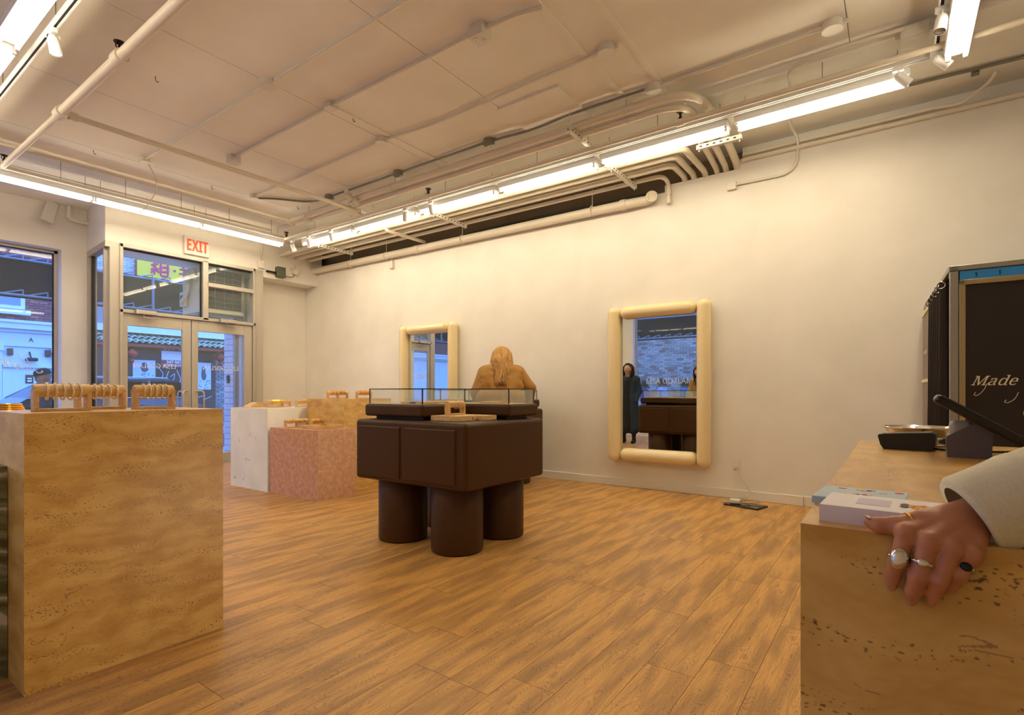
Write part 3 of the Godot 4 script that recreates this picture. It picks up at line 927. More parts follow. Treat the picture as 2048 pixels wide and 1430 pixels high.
# ---------------------------------------------------------------- strip lights, tracks and spots
func strip_lights() -> void:
	var proto := thing("strip_light", "first fluorescent strip light from the booth in the row along the mirror wall", "strip light", Vector3.ZERO, 0.0, "strip lights along the mirror wall")
	obj("housing", R(V(-0.065, 0.022, -0.61), V(0.065, 0.085, 0.61), 0.006), M.fixture, proto)
	for s in [-1, 1]:
		obj("tube", MB.new().tube([V(0.045 * s, 0.0, -0.585), V(0.045 * s, 0.0, 0.585)], 0.0135, 10), M.tube_light, proto)
		for e in [-1, 1]:
			obj("holder", R(V(0.045 * s - 0.012, -0.018, e * 0.588 - 0.011), V(0.045 * s + 0.012, 0.035, e * 0.588 + 0.011), 0.004), M.fixture, proto)
	for e in [-0.53, 0.53]:
		obj("hanger_wire", MB.new().tube([V(0, 0.085, e), V(0, 0.26, e)], 0.0025, 5), M.galvanised, proto)
	var l := AreaLight3D.new()
	l.name = "glow"
	l.area_size = Vector2(0.115, 1.17)
	l.light_color = TUBE_COLOR
	l.light_energy = TUBE_ENERGY
	l.area_range = 20.0
	l.shadow_enabled = true
	l.rotation_degrees.x = -90
	l.position = V(0, -0.02, 0)
	proto.add_child(l)
	var spots := []
	for k in 6:
		spots.append([V(4.90, 3.385, -0.515 - 1.27 * k), 0.0, "mirror wall"])
	for k in 3:
		spots.append([V(4.09 - 1.21 * k, 3.385, -7.77), PI / 2, "entrance wall"])
	for k in 4:
		spots.append([V(0.93, 3.385, -2.9 - 1.25 * k), 0.0, "side window"])
	for k in 2:
		spots.append([V(4.05 - 1.24 * k, 3.34, 0.335), PI / 2, "counter side"])
	for i in spots.size():
		if i == 0:
			proto.position = spots[0][0]
			continue
		var nth: int = spots.slice(0, i).filter(func(q): return q[2] == spots[i][2]).size()
		var from: String = {"mirror wall": "booth", "entrance wall": "mirror wall", "side window": "counter", "counter side": "mirror wall"}[spots[i][2]]
		copy(proto, spots[i][0], spots[i][1], "%s fluorescent strip light from the %s in the row along the %s" % [["first", "second", "third", "fourth", "fifth", "sixth"][nth], from, spots[i][2]], "strip lights along the " + spots[i][2])
	# lighting tracks beside the strips
	for t in [[V(4.775, 3.47, -7.7), V(4.775, 3.47, 0.2), "along the mirror wall lights"], [V(1.0, 3.47, -7.63), V(4.75, 3.47, -7.63), "along the entrance wall lights"], [V(1.08, 3.45, 0.2), V(1.08, 3.45, -7.6), "beside the sprinkler main"], [V(1.0, 3.48, 0.235), V(4.76, 3.48, 0.235), "along the counter side lights"]]:
		var o := thing("lighting_track", "white lighting track " + t[2], "lighting track", t[0])
		var d: Vector3 = t[1] - t[0]
		var mb := MB.new()
		var dir := d.normalized()
		mb.t.basis = Basis(Vector3.UP.cross(dir), Vector3.UP, dir)
		mb.box(V(-0.018, -0.002, 0), V(0.018, 0.018, d.length())).box(V(-0.018, -0.018, 0), V(-0.009, 0, d.length())).box(V(0.009, -0.018, 0), V(0.018, 0, d.length()))
		obj("rail", mb, M.fixture, o)
		var sl := MB.new()
		sl.t.basis = mb.t.basis
		obj("slot", sl.box(V(-0.009, -0.006, 0.01), V(0.009, -0.002, d.length() - 0.01)), M.track_slot, o)
		for k in 6:
			var z := d.length() * (k + 0.5) / 6.0
			obj("wire", MB.new().tube([dir * z + V(0, 0.018, 0), dir * z + V(0, 3.66 - t[0].y if t[0].x > 4.7 else CEIL - t[0].y, 0)], 0.003, 5), M.galvanised, o)
	# spots: [point on the track, aim, lit]
	for s in [[V(4.775, 3.452, -7.62), V(0.35, -1, 0.2), true, "lit white track spot nearest the entrance corner"], [V(4.775, 3.452, -7.2), V(0.3, -1, 0.15), true, "lit white track spot second from the entrance corner"], [V(4.775, 3.452, -6.65), V(0.3, -1, 0.1), true, "lit white track spot third from the entrance corner"], [V(4.775, 3.452, -5.1), V(0.5, -0.7, -0.6), false, "unlit white track spot turned sideways over the small mirror"], [V(4.775, 3.452, -4.65), V(0.25, -1, 0.1), false, "unlit white track spot hanging over the brown tables"], [V(4.775, 3.452, 0.02), V(0.35, -0.75, 0.75), false, "white track spot at the end of the mirror wall row"], [V(1.08, 3.432, -4.4), V(0.15, -1, 0.1), true, "white track spot with a wire bail beside the sprinkler main"], [V(4.70, 3.462, 0.235), V(0.3, -0.8, 0.9), false, "white track spot showing its lens by the counter lights"], [V(4.2, 3.462, 0.235), V(-0.2, -1, -0.15), false, "white track spot pointing down near the counter lights"]]:
		var o := thing("track_spot", s[3], "spotlight", s[0])
		obj("adapter", R(V(-0.016, -0.03, -0.035), V(0.016, 0.002, 0.035), 0.004), M.fixture, o)
		var aim: Vector3 = s[1].normalized()
		var head := MB.new()
		var side := aim.cross(Vector3.BACK).normalized()
		head.t = Transform3D(Basis(side, aim, side.cross(aim)), V(0, -0.065, 0))
		head.lathe([Vector2(0, -0.025), Vector2(0.022, -0.022), Vector2(0.031, 0.0), Vector2(0.034, 0.095), Vector2(0.031, 0.096), Vector2(0.028, 0.085), Vector2(0, 0.084)], 18)
		obj("head", head, M.fixture, o)
		var lens := MB.new()
		lens.t = head.t
		obj("lens", lens.lathe([Vector2(0.0305, 0.088), Vector2(0.02, 0.093), Vector2(0, 0.095)], 18), M.spot_lens if s[2] else M.steel, o)
		obj("bail", MB.new().tube(bend([side * 0.036 + V(0, -0.065, 0), side * 0.036 + V(0, -0.03, 0), V(0, -0.024, 0), side * -0.036 + V(0, -0.03, 0), side * -0.036 + V(0, -0.065, 0)], 0.02), 0.003, 5), M.fixture, o)
		if s[2]:
			var sp := SpotLight3D.new()
			sp.name = "beam"
			sp.light_color = Color(1, 0.92, 0.8)
			sp.light_energy = 0.5
			sp.spot_angle = 28
			sp.spot_range = 12
			sp.light_size = 0.03
			sp.shadow_enabled = true
			o.add_child(sp)
			sp.position = V(0, -0.065, 0) + aim * 0.105
			sp.basis = Basis.looking_at(aim, Vector3.BACK)


# ---------------------------------------------------------------- mirrors and stone
func capsule(a: Vector3, b: Vector3, r: float) -> MB:
	var pts := []
	var rr := []
	var d := (b - a).normalized()
	for k in 9:
		var s := PI / 2 * k / 8.0
		pts.append(a + d * (r - r * cos(s)))
		rr.append(maxf(r * sin(s), 0.0005))
	for k in 9:
		var s := PI / 2 * k / 8.0
		pts.append(b - d * (r - r * sin(s)))
		rr.append(maxf(r * cos(s), 0.0005))
	var mb := MB.new()
	var first := 0
	mb.tube(pts, rr, 28, false)
	for i in pts.size():      # lean the normals of the domes along the axis
		for j in 29:
			var k := first + i * 29 + j
			var lean := 0.0
			if i < 9:
				lean = -cos(PI / 2 * i / 8.0)
			else:
				lean = sin(PI / 2 * (i - 9) / 8.0)
			mb.n[k] = (mb.n[k] * sqrt(maxf(0.0, 1.0 - lean * lean)) + d * lean).normalized()
	return mb


func mirrors() -> void:
	for q in [[-2.665, -1.64, 0.30, 2.09, "big mirror in a fat cream tube frame beside the wall outlet"], [-6.195, -5.185, 0.32, 2.125, "mirror in a fat cream tube frame behind the stone plinths"]]:
		var o := thing("wall_mirror", q[4], "mirror", V(WX - 0.07, 0, (q[0] + q[1]) / 2))
		var h: float = (q[1] - q[0]) / 2
		var x := -0.005
		for s in [-1, 1]:
			obj("frame_post", capsule(V(x, q[2], h * s), V(x, q[3], h * s), 0.075), M.mirror_frame, o)
		for y in [q[2] + 0.085, q[3] - 0.075]:
			obj("frame_bar", capsule(V(x, y, -h + 0.078), V(x, y, h - 0.078), 0.072), M.mirror_frame, o)
		obj("backing", B(V(0.03, q[2] + 0.08, -h), V(0.07, q[3] - 0.08, h)), M.trim, o)
		obj("mirror_glass", B(V(0.022, q[2] + 0.08, -h + 0.03), V(0.028, q[3] - 0.08, h - 0.03)), M.mirror, o)


func plinth(called: String, label: String, lo: Vector3, hi: Vector3, m: Material, lips := true) -> Node3D:
	var o := thing(called, label, "plinth", lo)
	var s := hi - lo
	# five slabs mitred round a hollow box
	var k := 0.02
	var c := func(x, y, z): return V(s.x - k if x else k, s.y - k if y else 0.0, s.z - k if z else k)
	var e := func(x, y, z): return V(s.x if x else 0.0, s.y if y else 0.0, s.z if z else 0.0)
	for q in [[[0, 0, 1], [1, 0, 1], [1, 1, 1], [0, 1, 1]], [[0, 0, 0], [1, 0, 0], [1, 1, 0], [0, 1, 0]], [[0, 0, 0], [0, 0, 1], [0, 1, 1], [0, 1, 0]], [[1, 0, 0], [1, 0, 1], [1, 1, 1], [1, 1, 0]], [[0, 1, 0], [1, 1, 0], [1, 1, 1], [0, 1, 1]]]:
		var mb := MB.new()
		var outer: Array = q.map(func(p): return e.call(p[0], p[1], p[2]))
		var inner: Array = q.map(func(p): return c.call(p[0], p[1], p[2]))
		var mo: Vector3 = (outer[0] + outer[2]) / 2.0
		var mi: Vector3 = (inner[0] + inner[2]) / 2.0
		mb.face(outer, (mo - mi).normalized())
		mb.face(inner, (mi - mo).normalized())
		for j in 4:
			var p: Vector3 = (outer[j] + outer[(j + 1) % 4]) / 2.0
			mb.face([outer[j], outer[(j + 1) % 4], inner[(j + 1) % 4], inner[j]], (p - mo).normalized())
		obj("top_slab" if q[0][1] == 1 else "slab", mb, m, o)
	return o


func stone_blocks() -> void:
	plinth("travertine_plinth", "tall travertine plinth with three bracelet stands on top", V(0.545, 0, -3.10), V(1.249, 1.0227, -2.557), M.travertine)
	plinth("travertine_plinth", "travertine plinth hidden behind the tall one, carrying a gold bangle", V(0.56, 0, -3.75), V(1.05, 1.0, -3.25), M.travertine)
	plinth("onyx_plinth", "lower green banded onyx plinth touching the tall travertine plinth", V(-0.1, 0, -3.2), V(0.543, 0.816, -2.775), M.onyx)
	plinth("marble_plinth", "white marble plinth with grey smudges near the doors", V(3.22, 0, -6.41), V(3.95, 0.919, -5.612), M.white_marble)
	plinth("pink_plinth", "low pink stone plinth in front of the white marble one", V(3.237, 0, -5.59), V(3.70, 0.713, -4.716), M.pink_stone)
	plinth("travertine_plinth", "travertine plinth rising behind the low pink plinth", V(3.703, 0, -5.609), V(4.376, 1.026, -4.92), M.travertine)


# ---------------------------------------------------------------- brown leather display tables with their glass cases
func brown_tables() -> void:
	var t := thing("display_table", "dark brown leather display table on four fat legs with a travertine tray corner", "table", V(2.6, 0, -3.32), 0.0, "brown display tables")
	obj("body", R(V(0, 0.455, 0), V(0.93, 0.90, 1.10), 0.03, 4), M.leather, t)
	for s in [0, 1]:
		var x := -0.010 if s == 0 else 0.918
		for d in [[0.035, 0.492], [0.532, 1.012]]:
			var door := obj("door", R(V(x, 0.487, d[0]), V(x + 0.022, 0.855, d[1]), 0.011, 3), M.leather, t)
			var kx: float = x if s == 0 else x + 0.022
			var kz: float = d[1] - 0.055 if d[0] < 0.3 else d[0] + 0.035
			obj("lock", MB.new().ball(V(kx, 0.672, kz), V(0.003, 0.007, 0.007), 10, 6), M.black, door)
	for x in [0.22, 0.72]:
		for z in [0.285, 0.83]:
			var mb := MB.new()
			mb.t.origin = V(x, 0, z)
			mb.lathe([Vector2(0, 0.0), Vector2(0.165, 0.0), Vector2(0.176, 0.004), Vector2(0.182, 0.016), Vector2(0.182, 0.46), Vector2(0, 0.46)], 40)
			obj("leg", mb, M.leather, t)
	# L-shaped case: leather tray and panes; the near corner of the table stays free
	var a := PackedVector2Array([Vector2(0.06, 0.03), Vector2(0.90, 0.03), Vector2(0.90, 1.07), Vector2(0.515, 1.07), Vector2(0.515, 0.65), Vector2(0.06, 0.65)])
	var case := thing("display_case", "L-shaped glass jewellery case on a brown leather tray", "display case", V(2.6, 0.90, -3.32), 0.0, "glass cases on the brown tables")
	var tray := MB.new()
	tray.rbox(V(0.06, 0.022, 0.03), V(0.90, 0.113, 0.65), 0.022, 3).rbox(V(0.515, 0.022, 0.03), V(0.90, 0.113, 1.07), 0.022, 3)
	obj("tray", tray, M.leather, case)
	obj("foot", MB.new().box(V(0.12, 0, 0.1), V(0.84, 0.03, 0.6)).box(V(0.57, 0, 0.1), V(0.84, 0.03, 1.0)), M.black, case)
	obj("lining", MB.new().box(V(0.085, 0.108, 0.055), V(0.875, 0.115, 0.625)).box(V(0.54, 0.108, 0.6), V(0.875, 0.115, 1.045)), M.case_lining, case)
	obj("lock", MB.new().ball(V(0.0605, 0.06, 0.38), V(0.003, 0.006, 0.006), 10, 6), M.black, case)
	var rim := [[Vector2(0.09, 0.06), Vector2(0.87, 0.06)], [Vector2(0.87, 0.06), Vector2(0.87, 1.04)], [Vector2(0.87, 1.04), Vector2(0.545, 1.04)], [Vector2(0.545, 1.04), Vector2(0.545, 0.62)], [Vector2(0.545, 0.62), Vector2(0.09, 0.62)], [Vector2(0.09, 0.62), Vector2(0.09, 0.06)]]
	for e in rim:
		var p: Vector2 = e[0]
		var q: Vector2 = e[1]
		var d := (q - p).normalized() * 0.004
		var w := V(absf(d.y), 0, absf(d.x))
		obj("pane", B(V(p.x + d.x, 0.115, p.y + d.y) - w * 0.75, V(q.x - d.x, 0.221, q.y - d.y) + w * 0.75), M.case_glass, case)
	var top := MB.new()
	top.box(V(0.087, 0.222, 0.057), V(0.873, 0.227, 0.623)).box(V(0.542, 0.222, 0.6235), V(0.873, 0.227, 1.043))
	obj("top_pane", top, M.case_glass, case)
	# the dark polished edges of the panes
	var ed := MB.new()
	for e in rim:
		var p: Vector2 = e[0]
		var q: Vector2 = e[1]
		ed.box(V(minf(p.x, q.x) - 0.0035, 0.2215, minf(p.y, q.y) - 0.0035), V(maxf(p.x, q.x) + 0.0035, 0.2275, maxf(p.y, q.y) + 0.0035))
		ed.box(V(p.x - 0.0035, 0.115, p.y - 0.0035), V(p.x + 0.0035, 0.222, p.y + 0.0035))
	obj("glass_edge", ed, M.glass_edge, case)
	copy(t, V(4.62, 0, -4.60), 0.0, "dark brown leather display table standing behind the one with the travertine tray")
	copy(case, V(4.62, 0.90, -4.60), 0.0, "glass case on the far brown table where the blonde person leans")


# ---------------------------------------------------------------- travertine counter and what lies on it
func counter() -> void:
	var k := 0.94
	plinth("travertine_counter", "travertine sales counter with tablet, books and a resting hand", V(0.738, 0, -0.094), V(2.117, k, 0.36), M.travertine)
	# two books near the edge
	var b1 := thing("book", "white paperback with an orange picture, nearest the counter edge", "book", V(0.768, k, -0.077), deg_to_rad(-3))
	obj("pages", B(V(0.001, 0.002, 0.001), V(0.098, 0.019, 0.168)), M.paper, b1)
	obj("cover", MB.new().box(V(0, 0.0185, 0), V(0.1, 0.0205, 0.17)).box(V(0, 0, 0), V(0.1, 0.0018, 0.17)).box(V(-0.001, 0, 0), V(0.001, 0.0205, 0.17)), M.book_white, b1)
	obj("printed_panel", B(V(0.03, 0.0205, 0.035), V(0.075, 0.0208, 0.07)), M.book_lilac, b1)
	var fl := MB.new()
	fl.tint = Color(0.85, 0.36, 0.06)
	for q in 14:
		fl.ball(V(0.05 + 0.011 * sin(q * 2.4), 0.0207, 0.09 + 0.0022 * q), V(0.007, 0.0004, 0.004), 7, 4)
	fl.tint = Color(0.12, 0.11, 0.1)
	fl.ball(V(0.058, 0.0207, 0.084), V(0.01, 0.0004, 0.005), 7, 4).ball(V(0.044, 0.0207, 0.084), V(0.009, 0.0004, 0.005), 7, 4)
	obj("printed_picture", fl, M.figure, b1)
	var b2 := thing("book", "pale blue patterned booklet behind the white paperback", "book", V(0.885, k, -0.098), deg_to_rad(-4))
	obj("pages", B(V(0.001, 0.001, 0.001), V(0.108, 0.009, 0.105)), M.paper, b2)
	obj("cover", MB.new().box(V(0, 0.0088, 0), V(0.11, 0.0104, 0.107)).box(V(0, 0, 0), V(0.11, 0.0012, 0.107)).box(V(-0.001, 0, 0), V(0.001, 0.0104, 0.107)), M.book_blue, b2)
	var cols := [Color(0.75, 0.08, 0.12), Color(0.85, 0.5, 0.05), Color(0.03, 0.03, 0.05), Color(0.8, 0.65, 0.3), Color(0.6, 0.05, 0.2)]
	var dots := MB.new()
	for q in 16:
		dots.tint = cols[q % 5]
		dots.ball(V(0.012 + rng.randf() * 0.086, 0.0105, 0.01 + rng.randf() * 0.088), V(0.002 + rng.randf() * 0.006, 0.0004, 0.003 + rng.randf() * 0.004), 6, 4)
	obj("printed_pattern", dots, M.figure, b2)
	# card reader
	var cr := thing("card_reader", "black wedge-shaped card reader lying on the counter", "card reader", V(1.84, k, -0.038), deg_to_rad(-6))
	var side := PackedVector2Array([Vector2(0.012, 0.0), Vector2(0.112, -0.0), Vector2(0.126, 0.012), Vector2(0.128, 0.046), Vector2(0.12, 0.05), Vector2(0.0, 0.041), Vector2(-0.002, 0.036), Vector2(0.004, 0.012)])
	var cm := MB.new()
	cm.t.basis = Basis(Vector3.BACK, Vector3.UP, Vector3.LEFT)
	obj("body", cm.prism(side, 0.0, -0.075), M.black_plastic, cr)
	var cs := MB.new()
	cs.t.basis = cm.t.basis
	obj("screen", cs.prism(PackedVector2Array([Vector2(0.008, 0.0418), Vector2(0.118, 0.0500), Vector2(0.118, 0.0515), Vector2(0.008, 0.0433)]), -0.006, -0.069), M.screen_grey, cr)
	obj("card_slot", B(V(-0.0008, 0.03, 0.1), V(0.001, 0.034, 0.12)), M.black, cr)
	# tablet till on its foot
	var tl := thing("tablet_till", "grey tablet till tilted on a solid foot", "till", V(1.70, k, 0.105), deg_to_rad(-2))
	var foot := PackedVector2Array([Vector2(0.0, 0.0), Vector2(0.082, 0.0), Vector2(0.085, 0.06), Vector2(0.055, 0.082), Vector2(0.045, 0.082), Vector2(0.0, 0.052), Vector2(-0.002, 0.045)])
	var fm := MB.new()
	fm.t.basis = Basis(Vector3.BACK, Vector3.UP, Vector3.LEFT)
	obj("foot", fm.prism(foot, 0.0, -0.11), M.till_grey, tl)
	obj("neck", MB.new().rbox(V(0.01, 0.05, 0.005), V(0.1, 0.088, 0.05), 0.012, 2), M.till_pale, tl)
	var sc := MB.new()
	sc.t = Transform3D(Basis(Vector3.RIGHT, deg_to_rad(33)), V(-0.06, 0.147, -0.024))
	obj("tablet", sc.rbox(V(0, -0.010, 0), V(0.24, 0.012, 0.235), 0.009, 3), M.black_plastic, tl)
	var sg := MB.new()
	sg.t = sc.t
	obj("screen", sg.box(V(0.012, 0.0118, 0.014), V(0.228, 0.0128, 0.221)), M.screen_black, tl)
	pipe("till_cable", "thin black cable on the counter behind the tablet till", bend([V(1.96, k + 0.004, 0.07), V(1.86, k + 0.004, 0.095), V(1.84, k + 0.004, 0.16), V(1.90, k + 0.004, 0.26), V(1.95, k + 0.004, 0.34)], 0.06), 0.003, M.black)
	# polished dish with small cards in it
	var ds := thing("silver_dish", "polished silver footed dish behind the card reader", "dish", V(2.04, k, 0.06))
	obj("bowl", MB.new().lathe([Vector2(0, 0.016), Vector2(0.05, 0.017), Vector2(0.072, 0.03), Vector2(0.088, 0.05), Vector2(0.094, 0.052), Vector2(0.094, 0.056), Vector2(0.086, 0.056), Vector2(0.068, 0.034), Vector2(0, 0.022)], 36), M.silver, ds)
	obj("foot", MB.new().lathe([Vector2(0.05, 0), Vector2(0.062, 0.001), Vector2(0.062, 0.005), Vector2(0.048, 0.009), Vector2(0.045, 0.017)], 36), M.silver, ds)
	var cd := thing("white_card", "small white card resting in the silver dish", "card", V(2.03, k + 0.035, 0.075), 0.5)
	var cdm := MB.new()
	cdm.t.basis = Basis(Vector3.BACK, deg_to_rad(18))
	obj("sheet", cdm.box(V(-0.03, 0.012, -0.02), V(0.03, 0.0135, 0.02)), M.paper, cd)
	var rc := thing("red_card_holder", "dark red card holder half under the cream sleeve", "card holder", V(1.06, k, 0.075))
	obj("shell", R(V(0, 0, 0), V(0.05, 0.012, 0.07), 0.003), M.dark_red, rc)
	var pk := thing("phone", "pink cased phone under the wrist on the counter edge", "phone", V(0.745, k, 0.096), 0.1)
	obj("case", R(V(0, 0, 0), V(0.07, 0.011, 0.145), 0.005, 2), M.phone_pink, pk)
	obj("screen", B(V(0.004, 0.0112, 0.006), V(0.066, 0.012, 0.139)), M.screen_black, pk)


# ---------------------------------------------------------------- photo booth
func booth() -> void:
	var o := thing("photo_booth", "dark photo booth in a silver frame with a brown curtain", "booth", V(4.0, 0, 0.258), deg_to_rad(1.8))
	var h := 1.83
	var d := 1.75        # back towards the mirror wall (+x), breadth along +z
	var al: Material = M.booth_metal
	for p in [V(0, 0, 0), V(d - 0.04, 0, 0), V(0, 0, 0.78), V(d - 0.04, 0, 0.78)]:
		obj("post", R(p, p + V(0.04, h - 0.03, 0.04), 0.004), al, o)
	for z in [0.0, 0.78]:
		obj("rail", R(V(-0.005, h - 0.03, z - 0.005), V(d + 0.005, h, z + 0.045), 0.004), al, o)
	for x in [0.0, d - 0.04]:
		obj("rail", R(V(x - 0.005, h - 0.03, 0.0), V(x + 0.045, h, 0.82), 0.004), al, o)
	obj("roof", B(V(0.02, h - 0.012, 0.02), V(d - 0.02, h - 0.004, 0.80)), M.booth_dark, o)
	# front panel towards the counter with its own frame and the blue film strip left on it
	var pn := obj("front_panel", B(V(0.008, 0.02, 0.065), V(0.02, h - 0.11, 0.76)), M.booth_dark, o)
	obj("panel_frame", MB.new().rbox(V(-0.006, 0.02, 0.042), V(0.012, h - 0.085, 0.07), 0.003).rbox(V(-0.006, h - 0.115, 0.042), V(0.012, h - 0.085, 0.78), 0.003).rbox(V(-0.006, 0.02, 0.755), V(0.012, h - 0.085, 0.78), 0.003), M.booth_brass, pn)
	obj("blue_film", B(V(0.0, h - 0.083, 0.045), V(0.006, h - 0.035, 0.775)), M.blue_film, pn)
	for z in [0.115, 0.215, 0.4, 0.6]:
		obj("film_mark", MB.new().box(V(-0.001, h - 0.075, z), V(0, h - 0.055, z + 0.004)).box(V(-0.001, h - 0.055, z - 0.004), V(0, h - 0.05, z + 0.008)).box(V(-0.001, h - 0.067, z + 0.004), V(0, h - 0.063, z + 0.009)), M.black, pn)
	# words on the panel: a slanted script line, a second line and the name below
	for w in [["Made", 0.085, 0.20, 1.165, true, 0.42], ["with", 0.075, 0.385, 1.165, true, 0.42], ["LISA GOZLAN", 0.021, 0.40, 0.985, false, 0.0]]:
		var tm := lettering(w[0], w[1] * 0.62 if w[4] else w[1], 0.003, false, w[4])
		var ln := obj("lettering", slanted(tm, w[5]), M.letter_cream, pn)
		ln.position = V(0.006, w[3], w[2])
		ln.basis = Basis(Vector3.BACK, Vector3.UP, Vector3.LEFT)
	var sw := MB.new()
	sw.tube(bend([V(0.006, 1.10, 0.115), V(0.006, 1.082, 0.105), V(0.006, 1.082, 0.125), V(0.006, 1.11, 0.15), V(0.006, 1.15, 0.165)], 0.02), 0.0016, 5)
	sw.tube(bend([V(0.006, 1.058, 0.245), V(0.006, 1.045, 0.235), V(0.006, 1.04, 0.25), V(0.006, 1.06, 0.28), V(0.006, 1.10, 0.295)], 0.02), 0.0016, 5)
	obj("flourish", sw, M.letter_cream, pn)
	# side towards the room: curtain on rings, then the grey machine cabinet
	obj("curtain_rod", MB.new().tube([V(0.03, h - 0.075, 0.012), V(d - 0.3, h - 0.075, 0.012)], 0.008, 8), al, o)
	var cu := MB.new()
	var cols := 60
	var rows := 10
	var first := cu.v.size()
	for i in cols + 1:
		for j in rows + 1:
			var s := float(i) / cols
			var y := lerpf(h - 0.06, 0.06, float(j) / rows)
			var z := -0.012 + 0.034 * sin(s * TAU * 6.5 + 0.6 * j / rows) * (0.7 + 0.3 * float(j) / rows)
			cu.put(V(0.06 + s * 0.92, y, z), V(0.0, 0, -1), Vector2(s, y))
	for i in cols:
		for j in rows:
			var q := first + i * (rows + 1) + j
			cu.tri(q, q + 1, q + rows + 2)
			cu.tri(q, q + rows + 2, q + rows + 1)
	for i in cols + 1:
		var ds := 0.034 * TAU * 6.5 / 0.92 * cos(float(i) / cols * TAU * 6.5)
		for j in rows + 1:
			cu.n[first + i * (rows + 1) + j] = V(ds, 0, -1).normalized()
	var cur := obj("curtain", cu, M.curtain, o)
	for i in 6:
		var g := []
		for q in 17:
			g.append(V(0.1 + i * 0.16, h - 0.09 + 0.02 * sin(TAU * q / 16.0), -0.03 + 0.02 * cos(TAU * q / 16.0)))
		obj("grommet", MB.new().tube(g, 0.004, 6, false), M.grommet, cur)
	var cab := obj("cabinet", B(V(1.08, 0.02, -0.012), V(d - 0.02, h - 0.1, 0.76)), M.booth_grey, o)
	obj("panel_frame", MB.new().box(V(1.08, h - 0.1, -0.02), V(d - 0.01, h - 0.07, 0.0)).box(V(1.075, 1.2, -0.02), V(1.11, h - 0.08, 0.0)).box(V(1.075, 1.18, -0.02), V(d - 0.01, 1.205, 0.0)), M.letter_cream, cab)
	var nm := obj("lettering", lettering("LISA GOZLAN", 0.03, 0.003), M.letter_cream, cab)
	nm.position = V(1.42, 1.42, -0.015)
	nm.rotation_degrees.y = 180
	obj("slot", B(V(1.2, 0.85, -0.016), V(1.26, 0.98, -0.01)), M.black, cab)


